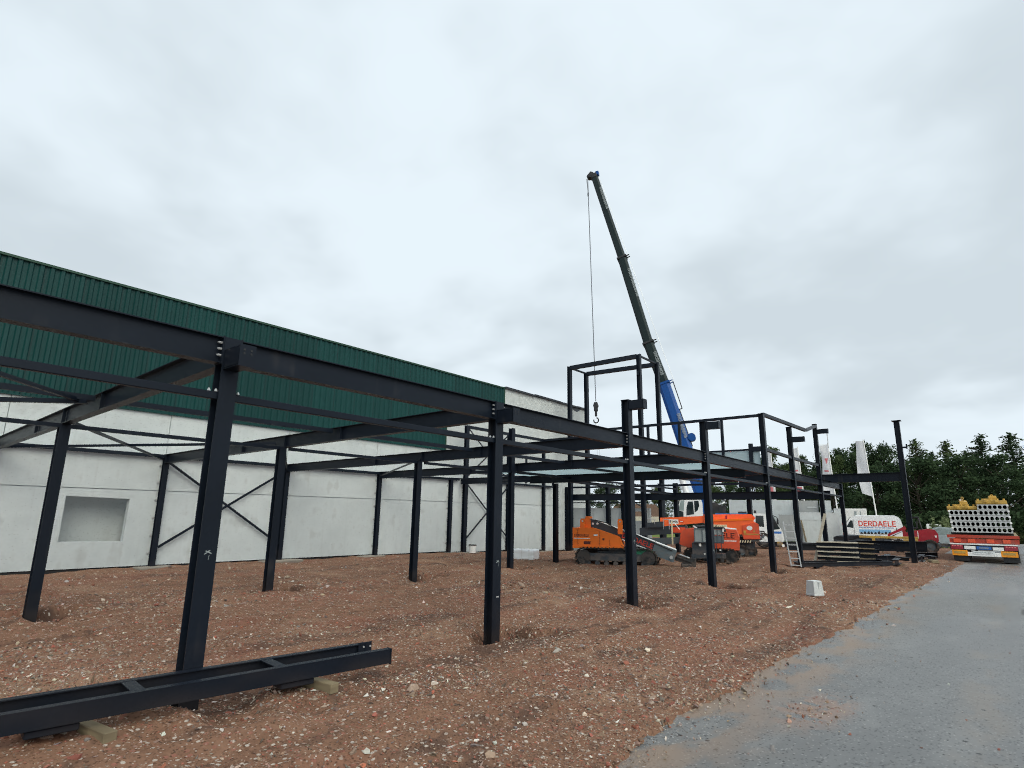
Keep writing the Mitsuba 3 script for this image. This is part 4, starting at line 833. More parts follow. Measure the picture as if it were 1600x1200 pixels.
for par, c0, hh, L_, off in ((b1, (-5.05, 15.0), 0.34, 2.3, 0.10), (b2, (-8.55, 24.9), 0.30, 3.0, 0.10), (b3, (-11.2, 33.9), 0.26, 2.6, 0.06)):
    o_ = np.array([c0[0], 0, c0[1]]) + bn_*off + np.array([0, VB-0.50, 0])
    if par == b1: o_ = np.array([-6.35, VB-0.505, 16.6]) + bn_*0.12
    part(par, 'lettering', C.mb().text('michielsens', hh, o_, -bd_, bn_, 0.012, True, L_), 'basket_grey')
lad = C.mb(); q0 = np.array([P1[0], VB, P1[1]]) + bn_*0.85; q1 = q0 - bd_*2.6; q2 = q1 - bd_*3.4
lad.tube([q0, q1, q1 - bn_*0.5], 0.045).tube([q1 - bn_*0.25, q2 - bn_*0.2], 0.045)
part(bb, 'grab_rail', lad, 'crane_black')
part(bb, 'lettering', C.mb().text('michielsens', 0.34, np.array([P1[0], VB-0.60, P1[1]]) - bd_*3.0 + bn_*0.25, -bd_, bn_, 0.012, True, 2.2), 'basket_grey')
part(bb, 'hose_drum', C.mb().cyl((-3.15, VB-0.45, 8.9), (-3.15, VB+0.35, 8.9), 0.34, 18), 'crane_blue')
part(T4, 'lift_cylinder', C.mb().cyl((-3.25, VB-0.35, 2.3), (-4.5, VB-0.35, 6.4), 0.27, 16), 'white_paint', smooth=40)
part(T4, 'cylinder_rod', C.mb().cyl((-4.49, VB-0.35, 6.38), (-4.75, VB-0.2, 8.2), 0.16, 14), 'chrome', smooth=40)
hd = C.mb(); R_ = np.stack([bn_, [0, 1, 0], bd_], 1); pt = np.array([PT[0], VB, PT[1]])
hd.box(pt + bd_*0.15, (0.62, 0.8, 0.5), R=R_, bev=0.06).cyl(pt + [-0.35, -0.35, 0.30], pt + [-0.35, 0.35, 0.30], 0.30, 16).cyl(pt + [-0.65, -0.25, 0.22], pt + [-0.65, 0.25, 0.22], 0.20, 14).cyl(pt + [-0.42, -0.2, 0.62], pt + [-0.42, 0.2, 0.62], 0.12, 12)
hd.bar(pt + [-0.7, -0.3, 0.25], pt + [0.3, -0.3, 0.30], 0.06, 0.30).bar(pt + [-0.7, 0.3, 0.25], pt + [0.3, 0.3, 0.30], 0.06, 0.30)
part(T4, 'boom_head', hd, 'crane_black'); part(T4, 'head_guard', C.mb().box(pt + [0.28, -0.1, 0.38], (0.35, 0.5, 0.42), bev=0.05), 'crane_blue')
hk0 = np.array([PT[0]-0.80, VB, 0]); hk = hk0 + np.array([0.42, 0, 0]); top_z = PT[1] + 0.1; hz_ = 12.0   # the load line hangs a little out of plumb in the wind
part(T4, 'hoist_rope', C.mb().cyl(hk0 + [0, -0.06, top_z], hk + [0.03, -0.06, hz_+0.5], 0.022, 6).cyl(hk0 + [0, 0.06, top_z], hk + [0.03, 0.06, hz_+0.5], 0.022, 6).cyl(hk0 + [-0.13, 0, top_z], hk0 + [0.02, 0, top_z-1.6], 0.02, 6).box(hk0 + [0.02, 0, top_z-1.75], (0.12, 0.12, 0.4)), 'crane_black')
part(T4, 'head_rope', C.mb().cyl(pt + [0.35, 0, 0.3], np.array([P1[0], VB, P1[1]]) + bn_*0.95, 0.018, 6), 'galvanised')
hb = part(T4, 'hook_block', C.mb().box(hk + [0.03, 0, hz_], (0.36, 0.30, 0.85), bev=0.05).box(hk + [0.03, 0, hz_-0.65], (0.20, 0.2, 0.5), bev=0.04).cyl(hk + [0.03, -0.17, hz_+0.1], hk + [0.03, 0.17, hz_+0.1], 0.24, 16), 'crane_black')
hkm = C.mb(); pts = [hk + np.array([0.03 + 0.24*math.sin(a), 0, hz_-1.25 + 0.24*math.cos(a)]) for a in np.linspace(0.2, 5.0, 12)]
hkm.tube(pts, 0.06, 8); part(hb, 'hook', hkm, 'crane_black')
sl = C.mb()
for s in (-1, 1): sl.tube([hk + [0.03, 0, hz_-1.45], hk + [0.03+s*0.17, 0, hz_-1.9], hk + [0.03+s*0.12, 0, hz_-2.3], hk + [0.05, 0, hz_-2.55]], 0.022, 6)
sl.cyl(hk + [0.05, 0, hz_-2.55], hk + [0.12, 0, hz_-7.0], 0.018, 6).cyl(hk + [0.05, 0, hz_-2.55], hk + [0.75, 0, hz_-7.0], 0.018, 6)
part(T4, 'sling', sl, 'galvanised')

# ------------------------------------------------------------------ low end panels beside the cage
EP = thing('low_panel_wall', 'row of low grey precast panels standing behind the orange cranes, one with a cut-out', 'wall')
for a, b, hole in ((14.3, 12.53, None), (12.50, 11.45, None), (11.42, 10.50, None), (10.46, 8.95, [(9.95, 1.52), (9.42, 1.52), (9.42, 2.02), (9.95, 2.02)])):
    g = float(ground_low(27.2, a)); zt = 2.20
    part(EP, 'concrete_panel', MB().prism_x([(b, g), (a, g), (a, zt), (b, zt)], 27.15, 27.33, [hole] if hole else None), 'concrete_panel_mat')
part(EP, 'prop', MB().bar((27.0, 9.25, 2.25), (28.6, 11.5, 3.0), 0.05), 'steel_paint')

# ------------------------------------------------------------------ stored precast panels
def stored(name_label, px0, px1, y0, y1, D, dv, tilt=0.08, holes=None, mat='concrete_panel_mat', extra=None):
    """a big flat panel standing on edge; u0..u1 metres along, z0..z1 metres up"""
    k = thing('stored_panel', name_label, 'concrete panel', 'precast panels stored upright')
    o = np.array([50.7, 10.97, -0.51]); L = Local(o, math.radians(-75.6), 18.25, 0.905)
    def m(a): return (a - 1180)/18.25
    poly = [(m(px0), (852.9-y1)/18.25), (m(px1), (852.9-y1)/18.25), (m(px1), (852.9-y0)/18.25), (m(px0), (852.9-y0)/18.25)]
    mb = L.mb().prism(poly, dv, dv+0.18); mb.v[-1] = mb.v[-1]
    part(k, 'panel', mb, mat)
    return k, L, m
stored('large pale precast panel standing at the back left of the stored panels', 1139, 1250, 782, 846, 50, 1.5)
stored('precast panel with painted shade, in front of the left end of the stored panels', 1221, 1252, 805, 844, 50, 0.10, mat='concrete_shade_mat')  # shade is painted in as a darker concrete, likewise on the notched panel
k, L_, m_ = stored('shade-painted precast panel with a notched top edge in the middle of the stored panels', 1250, 1284, 783, 846, 50, 1.1, mat='concrete_shade_mat')
part(k, 'notch_ledge', L_.mb().box(L_.P(1274-1180, 852.9-793.5, 1.08), (14/18.25, 0.06, 2/18.25)), 'concrete_slab_mat')
stored('narrow precast panel standing upright at the back right of the stored panels', 1286, 1303, 783, 846, 50, 0.85)
stored('low wide precast panel at the front of the stored panels, with a timber batten', 1252, 1312, 801, 846, 50, 0.35, mat='concrete_slab_mat')
k, L_, m_ = stored('bright precast panel with a raised rim leaning at the very front of the stored panels', 1256, 1286, 811, 846, 50, 0.02, mat='concrete_hall_mat')
part(k, 'rim', L_.mb().box(L_.P(91, 41.0, 0.01), (30/18.25, 0.05, 1.0/18.25)).box(L_.P(76.5, 24, 0.01), (1/18.25, 0.05, 34/18.25)), 'concrete_slab_mat')
part(k, 'batten', L_.mb().bar(L_.P(75, 40, -0.03), L_.P(80, 8, -0.03), 0.12, 0.05), 'timber')
stored('small upright precast panel at the right end of the stored panels', 1306, 1320, 795, 846, 50, 0.4)
BR = thing('warning_barrier', 'narrow pink and white striped barrier board at the right end of the stored panels', 'barrier')
part(BR, 'board', L_.mb().box(L_.P(138, 24, -0.15), (6/18.25, 0.05, 36/18.25)), 'white_plain')
for i in range(4): part(BR, 'stripe', L_.mb().box(L_.P(138, 11+8.5*i, -0.18), (5.9/18.25, 0.01, 4.6/18.25)), 'logo_pink')
part(BR, 'foot', L_.mb().box(L_.P(138, 3, -0.15), (0.5, 0.4, 0.2)), 'black_plain')
RK = thing('storage_beam', 'dark steel bearer beam lying under the stored precast panels', 'steel beam')
part(RK, 'beam', L_.mb().ibeam(L_.P(20, 4, -0.25), L_.P(150, 4, -0.25), 0.34, 0.3), 'steel_paint'); part(RK, 'bearer', L_.mb().box(L_.P(85, 4, 0.5), (135/18.25, 1.2, 0.30)), 'black_plain')

# ------------------------------------------------------------------ van, tractor, car, white box
V = Local((59.70, 3.29, -0.50), math.radians(-82.3), 17.55, 0.85)
VN = thing('van', 'white delivery van with red lettering and a blue picture band along its side', 'van')
vp = [(-58, 6), (45, 6), (45.5, 20), (44.5, 31), (42, 41), (39, 45), (34, 46.6), (-28, 46.6), (-36, 44.5), (-48, 31), (-56, 26), (-59, 18)]
vb = part(VN, 'body', V.mb().prism(V.poly(vp), 0.0, 1.95), 'van_white')
part(vb, 'roof', V.mb().prism(V.poly([(-34, 44.6), (39, 44.6), (33, 47.4), (-27, 47.4)]), 0.10, 1.85), 'van_white')
part(vb, 'side_window', V.mb().prism(V.poly([(-45, 29), (-34, 27), (-34, 39), (-38, 39)]), -0.012, -0.002), 'cab_glass')
part(vb, 'windscreen', V.mb().bar(V.P(-48.2, 32, 0.97), V.P(-38, 44, 0.97), 1.7, 0.02, up=(-0.7, 0, 0.6)), 'cab_glass')
part(vb, 'lettering', V.mb().text('DERDAELE', 8.0/17.55, V.P(-26, 30.5, -0.004), (1, 0, 0), (0, 0, 1), 0.012, True, 60/17.55), 'letter_red')
sm = V.mb()
for i_, (a_, b_) in enumerate(((-25, -19), (-18, -13), (-12, -10), (-9, -1), (1, 6), (7, 17), (18, 30))):
    for c_ in np.arange(a_, b_, 0.9): sm.box(V.P(c_+0.3, 28.2 + 0.25*((int(c_*10)+i_) % 2), -0.006), (0.55/17.55, 0.012, (1.1 + 0.4*(int(c_*7) % 2))/17.55))
part(vb, 'printed_line', sm, 'letter_blue', label='small blue printed line below the red lettering')
part(vb, 'picture_band', V.mb().box(V.P(0, 23, -0.006), (50/17.55, 0.012, 5/17.55)), 'sky_blue_print')
sk = V.mb()
for i in range(9): sk.prism(V.poly([(-24+5.5*i, 18.5), (-19+5.5*i, 18.5), (-20+5.5*i, 20.5+1.3*(i % 3)), (-22.5+5.5*i, 21.5+(i % 2)*1.2)]), -0.022, -0.013)
part(vb, 'printed_skyline', sk, 'tarp')
part(vb, 'door_seam', V.mb().box(V.P(-33, 26, -0.003), (0.03, 0.012, 1.7)).box(V.P(34, 27, -0.004), (0.10, 0.012, 0.12), R=np.array([[.7, 0, .7], [0, 1, 0], [-.7, 0, .7]])), 'black_plain')
part(vb, 'bumper', V.mb().box(V.P(-56, 9, 0.97), (0.3, 1.9, 0.35), bev=0.05), 'crane_black')
wheel(V, VN, -38, 6.2, 6.2, -0.02, 0.22); wheel(V, VN, 26, 6.2, 6.2, -0.02, 0.22); wheel(V, VN, -38, 6.2, 6.2, 1.75, 1.97); wheel(V, VN, 26, 6.2, 6.2, 1.75, 1.97)

R = Local((39.59, -1.50, -0.10), math.radians(-84), 26.85, 0.823)
TR = thing('compact_tractor', 'dusty red compact tractor with a front loader arm and black roll frame', 'tractor')
hood = [(14, 15), (38, 14), (42, 20), (42, 30), (38, 36), (28, 37.5), (12, 35), (4, 34), (2, 20)]
bd = part(TR, 'body', R.mb().prism(R.poly(hood), 0.25, 1.25), 'tractor_red'); part(bd, 'stripe', R.mb().box(R.P(10.5, 28, 0.245), (1.2/26.85, 0.012, 11/26.85)), 'white_plain'); part(bd, 'sticker', R.mb().box(R.P(38, 26, 0.245), (3/26.85, 0.012, 3/26.85)), 'white_plain')
part(bd, 'front_body', R.mb().prism(R.poly([(-12, 17), (4, 17), (4, 33), (-8, 31), (-11, 38), (-14, 38), (-14, 26)]), 0.35, 1.1), 'tractor_red')
for v in (0.15, 1.25):
    part(TR, 'loader_arm', R.mb().prism(R.poly([(-43, 12), (-37, 12), (-33, 23), (-7, 36.5), (-9, 41), (-38, 28)]), v, v+0.08), 'tractor_red')
part(TR, 'loader_cylinder', R.mb().cyl(R.P(-34, 25, 0.12), R.P(-14, 33, 0.12), 0.04, 10), 'chrome')
rf = R.mb()
for v in (0.3, 1.2): rf.tube([R.P(2, 30, v), R.P(2.5, 54, v), R.P(14, 55, v), R.P(18, 36, v)], 0.045)
rf.box(R.P(8, 55, 0.75), (0.6, 1.0, 0.05))
part(TR, 'roll_frame', rf, 'crane_black'); part(TR, 'seat', R.mb().box(R.P(6, 38, 0.75), (0.35, 0.45, 0.12), bev=0.04).box(R.P(11, 43, 0.75), (0.10, 0.45, 0.45), bev=0.04), 'crane_black')
part(TR, 'steering_wheel', R.mb().cyl(R.P(-5, 33, 0.75), R.P(-3, 42, 0.75), 0.03, 8).lathe([(0.14, -0.015), (0.17, -0.015), (0.17, 0.015), (0.14, 0.015)], R.P(-3, 42, 0.75), (0.3, 0, 1), 16), 'crane_black')
part(TR, 'bucket', R.mb().prism(R.poly([(-48, 3), (-38, 3), (-36, 14), (-44, 14)]), 0.05, 1.4), 'yellow_paint')
for v0 in (-0.02, 1.2):
    wheel(R, TR, 28, 10.5, 10.5, v0, v0+0.32, rim='mid_grey_paint'); wheel(R, TR, -22, 10, 10, v0+0.05, v0+0.33, rim='mid_grey_paint')
part(TR, 'rear_hitch', R.mb().box(R.P(40, 13, 0.7), (0.3, 0.8, 0.2)).bar(R.P(38, 14, 0.5), R.P(54, 10, 0.5), 0.07), 'mid_grey_paint')

W_ = Local((53.60, -2.25, -0.35), math.radians(-87), 20.74, 0.8)
CR = thing('car', 'silver grey car parked between the tractor and the loaded trailer', 'car')
cp_ = [(-30, 5), (40, 5), (41, 14), (38, 20), (24, 22), (12, 33), (-10, 35), (-20, 33), (-27, 24), (-31, 20)]
cbd = part(CR, 'body', W_.mb().prism(W_.poly(cp_), 0.0, 1.7), 'car_grey')
part(cbd, 'side_window', W_.mb().prism(W_.poly([(-22, 23), (12, 22.5), (9, 31), (-9, 33), (-17, 31)]), -0.01, -0.002), 'pale_glass')
part(cbd, 'sill', W_.mb().box(W_.P(4, 7, -0.01), (66/20.74, 0.03, 5/20.74)), 'crane_black')
part(cbd, 'mirror', W_.mb().box(W_.P(-16, 25, -0.12), (0.16, 0.2, 0.13), bev=0.03), 'white_plain')
for u in (-18, 28): wheel(W_, CR, u, 6.5, 6.5, -0.03, 0.18); wheel(W_, CR, u, 6.5, 6.5, 1.53, 1.73)
X_ = Local((75.6, 0.13, -0.50), math.radians(-86), 14.7, 0.81)
XV = thing('white_trailer', 'far white box trailer beyond the tractor', 'trailer')
part(XV, 'box', X_.mb().box(X_.P(0, 21, 1.0), (24/14.7, 2.0, 16/14.7), bev=0.03), 'white_plain'); part(XV, 'chassis', X_.mb().box(X_.P(0, 10, 1.0), (26/14.7, 1.8, 4/14.7)), 'crane_black')
wheel(X_, XV, 3, 5.5, 5.5, -0.02, 0.2)
wheel(X_, XV, 3, 5.5, 5.5, 1.8, 2.0)
Y_ = Local((68.05, 6.08, -0.50), math.radians(-81), 15.2, 0.86)
CT = thing('site_container', 'white site container behind the van', 'container')
part(CT, 'box', Y_.mb().box(Y_.P(-2, 28, 1.2), (40/15.2, 2.4, 48/15.2), bev=0.02), 'white_plain')
rb = Y_.mb()
for u in np.arange(-20, 17, 1.6): rb.box(Y_.P(u, 28, -0.015), (0.05, 0.03, 44/15.2))
part(CT, 'ribs', rb, 'white_plain'); part(CT, 'door_gap', Y_.mb().box(Y_.P(0, 28, -0.035), (4/15.2, 0.03, 40/15.2)).box(Y_.P(8, 28, -0.035), (1.5/15.2, 0.03, 40/15.2)), 'basket_grey')

# ------------------------------------------------------------------ loaded trailer
Q = Local((30.45, -5.02, 0.0), math.radians(-90), 36.5, 0.83)
q = 1/36.5
TL = thing('flatbed_trailer', 'red flatbed semi-trailer parked on the road with its rear lights facing the camera', 'trailer')
part(TL, 'deck', Q.mb().box(Q.P(-1, 40, 6.0), (106*q, 12.0, 4*q)), 'timber', label='timber deck boards'); part(TL, 'deck_edge', Q.mb().box(Q.P(-1, 40, -0.02), (108*q, 0.05, 4.6*q)), 'trailer_red')
fr_ = part(TL, 'chassis', Q.mb().box(Q.P(-26, 33, 6.0), (8*q, 11.8, 10*q)).box(Q.P(26, 33, 6.0), (8*q, 11.8, 10*q)).box(Q.P(0, 33, 0.04), (104*q, 0.08, 7*q)), 'trailer_red')
cm = Q.mb()
for u in (-40, -18, 10, 34): cm.box(Q.P(u, 33.5, -0.02), (11*q, 0.05, 6*q))
part(fr_, 'cross_member', cm, 'red_orange_paint')
part(TL, 'reflective_strip', Q.mb().box(Q.P(-2, 28.2, -0.04), (101*q, 0.03, 1.9*q)), 'white_plain')
rp = part(TL, 'rear_panel', Q.mb().box(Q.P(-2, 23, 0.02), (101*q, 0.06, 8*q)), 'crane_black')
for u in (-42, 38.5):
    part(rp, 'tail_light', Q.mb().box(Q.P(u, 23.2, -0.03), (19*q, 0.05, 6.6*q), bev=0.008), 'lamp_red')
    lm = Q.mb()
    for i in range(4): lm.box(Q.P(u-6+4*i, 25.2, -0.06), (2.6*q, 0.02, 1.6*q))
    part(rp, 'lamp_lens', lm, 'logo_pink')
part(rp, 'white_board', Q.mb().box(Q.P(-22, 22.8, -0.025), (17*q, 0.04, 5*q)).box(Q.P(20, 22, -0.025), (16*q, 0.04, 5*q)), 'white_plain')
part(rp, 'number_plate', Q.mb().box(Q.P(-1, 22.8, -0.03), (22*q, 0.04, 4.4*q)), 'letter_blue'); part(rp, 'plate_marks', Q.mb().box(Q.P(-1, 22.8, -0.055), (14*q, 0.01, 1.6*q)), 'basket_grey')
part(TL, 'lower_bar', Q.mb().box(Q.P(-2, 13, -0.02), (50*q, 0.06, 6*q), bev=0.01), 'white_plain'); part(TL, 'long_vehicle_plate', Q.mb().box(Q.P(-2, 15.5, -0.06), (32*q, 0.02, 4.6*q)), 'white_paint'); part(TL, 'plate_frame', Q.mb().box(Q.P(-2, 15.8, -0.075), (28*q, 0.006, 0.9*q)), 'basket_grey')
for u in (-38.5, 35): part(TL, 'marker_board', Q.mb().box(Q.P(u, 14.5, -0.03), (24*q, 0.05, 8.5*q), bev=0.006), 'amber'); part(TL, 'marker_centre', Q.mb().box(Q.P(u, 15.2, -0.06), (18*q, 0.012, 3.6*q)), 'yellow_paint')
for u0 in (-48, 26):
    for v in (0.55, 1.9, 3.25):
        wk = Q.mb().lathe([(0.26, 0.02), (0.46, 0.0), (0.50, 0.05), (0.50, 0.52), (0.46, 0.57), (0.26, 0.55)], (u0*q, v, 0.50), (1, 0, 0), 30); wp = part(TL, 'wheel', wk, 'rubber', smooth=35); part(wp, 'rim', Q.mb().cyl((u0*q+0.1, v, 0.5), (u0*q+0.47, v, 0.5), 0.26, 20), 'mid_grey_paint')
mf = Q.mb()
for u in (-37, 37): mf.box(Q.P(u, 13, 0.06), (24*q, 0.03, 22*q))
part(TL, 'mud_flap', mf, 'black_plain')
part(TL, 'landing_leg', Q.mb().bar((-0.7, 8.5, 0.05), (-0.7, 8.5, 0.9), 0.14).bar((0.7, 8.5, 0.05), (0.7, 8.5, 0.9), 0.14), 'crane_black')
if False: part(TL, 'headboard', Q.mb().box(Q.P(-1, 48, 12.0), (104*q, 0.12, 14*q)), 'trailer_red')
part(TL, 'load_bearer', Q.mb().box(Q.P(-2, 43.8, 0.9), (96*q, 0.12, 3.6*q)).box(Q.P(-2, 43.8, 6.2), (96*q, 0.12, 3.6*q)), 'black_plain')
ordn = ['lowest', 'second', 'third', 'fourth', 'topmost']
SLABM = {}
for side, n, u0 in (('left', 4, -48.5), ('right', 5, -1.5)):
    for i in range(n):
        W0, w0 = 46.5, 46 + 8.95*i; sh = (i*0.6 - 1)*(-1 if side == 'left' else -0.6) + (1.2 if side == 'left' else 0); u = u0 + sh
        pr = [(u, w0), (u+W0, w0), (u+W0, w0+3), (u+W0-0.8, w0+5), (u+W0, w0+8.4), (u, w0+8.4), (u+0.8, w0+5), (u, w0+3)]
        hl = [Q.poly([(u+4.6+7.45*k+2.95*math.cos(a), w0+4.2+2.95*math.sin(a)) for a in np.linspace(0, 2*math.pi, 14, endpoint=False)]) for k in range(6)]
        nm = ordn[i] if not (side == 'left' and i == 3) else 'topmost'
        key = thing('hollow_core_slab', f'{nm} pale hollow-core concrete slab of the {side} stack on the trailer', 'concrete slab', 'hollow-core slabs on the trailer')
        part(key, 'slab', Q.mb().prism(Q.poly(pr), 0.42, 7.0, hl), 'concrete_slab_mat')
        uu = u+0.8 if side == 'left' else u+W0-0.8
        part(key, 'edge_pad', Q.mb().box(Q.P(uu, w0+6.5, 0.40), (3.4*q, 0.06, 3.0*q), bev=0.012), 'white_plain')
def clamp(label, u0, wb, wd, tone, mast):
    k = thing('lifting_clamp', label, 'lifting clamp', 'lifting clamps on the slab stacks')
    part(k, 'beam', Q.mb().box(Q.P(u0, wb+3.0, 0.62), (wd*q, 0.14, 5*q), bev=0.02)    , tone); part(k, 'beam', Q.mb().box(Q.P(u0, wb+3.0, 2.2), (wd*q, 0.14, 5*q), bev=0.02), tone)
    part(k, 'long_beam', Q.mb().box(Q.P(u0-wd*0.18, wb+4.5, 1.4), (0.14, 1.9, 4*q), bev=0.015), tone); part(k, 'long_beam', Q.mb().box(Q.P(u0+wd*0.18, wb+4.0, 1.4), (0.14, 1.9, 4*q), bev=0.015), tone)
    part(k, 'jaw', Q.mb().box(Q.P(u0-wd/2+0.5, wb-0.5, 1.4), (2*q, 1.2, 5*q), bev=0.008), tone); part(k, 'jaw', Q.mb().box(Q.P(u0+wd/2-0.5, wb-0.5, 1.4), (2*q, 1.2, 5*q), bev=0.008), tone)
    part(k, 'strut', Q.mb().bar(Q.P(u0-wd*0.22, wb+6, 0.7), Q.P(u0+wd*0.18, wb+2.5, 0.5), 0.09, 0.07).bar(Q.P(u0-wd*0.30, wb+7.4, 1.0), Q.P(u0+wd*0.25, wb+7.4, 1.0), 0.35, 0.06), tone)
    fr2 = Q.mb().box(Q.P(u0+3, wb+11, 1.4), (12*q, 0.5, 5*q), bev=0.02)
    for s in (-1, 1): fr2.bar(Q.P(u0+3+s*5, wb+6, 1.1), Q.P(u0+2+s*3.5, wb+mast*0.72, 1.3), 0.06)
    part(k, 'yoke', fr2, tone)
    part(k, 'hook_eye', Q.mb().lathe([(0.035, -0.025), (0.07, -0.025), (0.07, 0.025), (0.035, 0.025)], Q.P(u0+2, wb+mast*0.90, 1.4), (0, 1, 0), 16).bar(Q.P(u0+2, wb+9, 1.4), Q.P(u0+2, wb+mast*0.86, 1.4), 0.05).bar(Q.P(u0-4, wb+mast*0.72, 1.35), Q.P(u0+9, wb+mast*0.60, 1.35), 0.06, 0.10), 'yellow_paint')
    part(k, 'shackle', Q.mb().cyl(Q.P(u0-1.5, wb+mast*0.72, 1.25), Q.P(u0-1.5, wb+mast*0.80, 1.25), 0.05, 10).cyl(Q.P(u0+6.5, wb+mast*0.58, 1.25), Q.P(u0+6.5, wb+mast*0.66, 1.25), 0.05, 10), 'white_plain')
    pins = Q.mb()
    for s in np.linspace(-0.42, 0.42, 5): pins.cyl(Q.P(u0+s*wd, wb+5.8, 0.7), Q.P(u0+s*wd, wb+8.2, 0.7), 0.045, 8)
    part(k, 'pin', pins, tone)
clamp('yellow lifting clamp resting on the lower left slab stack', -27, 82.3, 47, 'yellow_paint', 21)
clamp('worn orange-yellow lifting clamp resting on the taller right slab stack', 20, 91.2, 47, 'yellow_paint', 15)

# ------------------------------------------------------------------ steel, timber and bits stored near the end of the frame
G = Local((23.3, -0.75, 0.0), math.radians(-79), 37.0, 0.867)
for i in range(5):
    w = 3.4 + i*6.6; j = G.mb(); dx_ = (i*37 % 11 - 5)*0.4; ty = ((i*53) % 7 - 3)*0.9
    k = thing('stacked_beam', f'{["lowest", "second lowest", "middle", "second highest", "topmost"][i]} dark steel beam in the front stack with timber spacers', 'steel beam', 'dark steel beams in the front stack')
    part(k, 'beam', G.mb().ibeam(G.P(-30+dx_, w, 0.15+ty*0.02), G.P(31+dx_, w+0.3*(i % 2), 0.15-ty*0.02), 0.13, 0.14, 0.012, 0.012), 'steel_paint')
    part(k, 'spacer_board', G.mb().box(G.P(0, w+2.35, 0.20), (60/37.0, 0.34, 0.042)), 'pale_board')
G2 = Local((24.9, -1.05, 0.0), math.radians(-79), 35.0, 0.858)
for i in range(4):
    w = 4.0 + i*7.0
    k = thing('stacked_beam', f'{["lowest", "second", "third", "topmost"][i]} dark steel beam in the rear stack beside the front stack', 'steel beam', 'dark steel beams in the rear stack')
    part(k, 'beam', G2.mb().ibeam(G2.P(-20, w, 0.6), G2.P(29+i*3, w, 0.6), 0.15, 0.14, 0.012, 0.012), 'steel_paint')
    part(k, 'end_plate', G2.mb().box(G2.P(29.3+i*3, w, 0.6), (0.012, 0.16, 0.17)), 'steel_paint'); part(k, 'spacer_board', G2.mb().box(G2.P(5, w+2.9, 0.64), (48/35.0, 0.34, 0.034)), 'timber')
LF2 = thing('lying_frame', 'flat dark steel frame lying on the ground in front of the beam stacks', 'steel frame')
fa, fb, fc, fd = (20.6, -0.05, 0.14), (24.5, -2.35, 0.14), (25.3, -1.75, 0.14), (21.4, 0.35, 0.14)
for p_, q_ in ((fa, fb), (fd, fc)): part(LF2, 'beam', MB().ibeam(p_, q_, 0.14, 0.10), 'steel_paint')
part(LF2, 'cross_piece', MB().ibeam(fb, fc, 0.13, 0.10), 'steel_paint'); part(LF2, 'cross_piece', MB().ibeam(fa, fd, 0.13, 0.10), 'steel_paint')
part(LF2, 'bearer', MB().box((21.4, -0.5, 0.035), (0.5, 0.12, 0.07), R=rotz(-0.5)), 'steel_paint'); part(LF2, 'bearer', MB().box((24.2, -2.15, 0.035), (0.5, 0.12, 0.07), R=rotz(-0.5)), 'steel_paint')
for (x, y, L1, a, h, lab) in ((26.3, -1.95, 1.5, 0.1, 0.30, 'short wide dark steel box beam lying left of the leaning end column'), (25.6, -2.35, 1.7, 0.05, 0.20, 'dark steel beam lying directly in front of the short box beam'), (28.6, -2.9, 1.4, 0.05, 0.26, 'dark steel beam lying just right of the end column'), (30.4, -3.1, 1.0, 0.35, 0.16, 'small dark steel offcut at the edge of the asphalt'), (27.6, -1.6, 1.6, -0.5, 0.20, 'dark steel beam lying crosswise left of the end column'), (28.9, -1.9, 1.8, 0.7, 0.14, 'thin dark steel beam lying slanted behind the end column'), (31.8, -2.6, 1.5, -0.9, 0.22, 'dark steel beam lying between the end column and the trailer'), (26.9, -1.0, 2.0, -0.62, 0.16, 'long dark steel beam lying between the beam stacks and the end column'), (29.9, -2.7, 1.1, -0.2, 0.12, 'flat dark steel offcut behind the end column')):
    k = thing('steel_offcut', lab, 'steel beam'); c_, s_ = math.cos(a), math.sin(a); p_ = np.array([x, y, 0.05+h/2])
    part(k, 'beam', MB().ibeam(p_ - np.array([c_, s_, 0])*L1/2, p_ + np.array([c_, s_, 0])*L1/2, h, 0.22, 0.012, 0.012), 'steel_paint')
    part(k, 'bearer', MB().box((x, y, 0.025), (0.10, 0.6, 0.05), R=rotz(a)), 'timber')
LG = thing('long_girder', 'long dark steel girder lying on timbers in front of the red tractor', 'steel beam')
part(LG, 'beam', MB().ibeam((33.6, 0.35, 0.42), (35.9, -2.5, 0.42), 0.52, 0.26, 0.02, 0.014), 'steel_paint')
for t in (0.12, 0.88): part(LG, 'bearer', MB().box((33.6+2.3*t, 0.35-2.85*t, 0.08), (0.18, 0.6, 0.16), R=rotz(0.67)), 'timber')
LG2 = thing('long_girder', 'dark steel girder on timber bearers behind the beam stacks', 'steel beam')
part(LG2, 'beam', MB().ibeam((29.0, 2.6, 0.40), (31.6, -0.6, 0.40), 0.30, 0.24, 0.02, 0.014), 'steel_paint'); part(LG2, 'bearer', MB().box((30.3, 1.0, 0.12), (0.2, 0.5, 0.24), R=rotz(0.67)), 'timber')
SP = thing('spreader_beam', 'yellow steel spreader frame lying on blocks behind the dark girder', 'lifting beam')
Z_ = Local((36.3, -0.75, -0.02), math.radians(-83), 28.5, 0.84)
part(SP, 'beam', Z_.mb().box(Z_.P(0, 24, 0.2), (94/28.5, 0.16, 3.5/28.5), bev=0.015), 'yellow_paint')
part(SP, 'leg', Z_.mb().box(Z_.P(-24, 17, 0.2), (5/28.5, 0.2, 11/28.5)), 'yellow_paint'); part(SP, 'leg', Z_.mb().box(Z_.P(28, 16, 0.2), (10/28.5, 0.3, 12/28.5), bev=0.03), 'yellow_paint'); part(SP, 'leg', Z_.mb().box(Z_.P(42, 17, 0.2), (8/28.5, 0.3, 10/28.5), bev=0.03), 'yellow_paint')
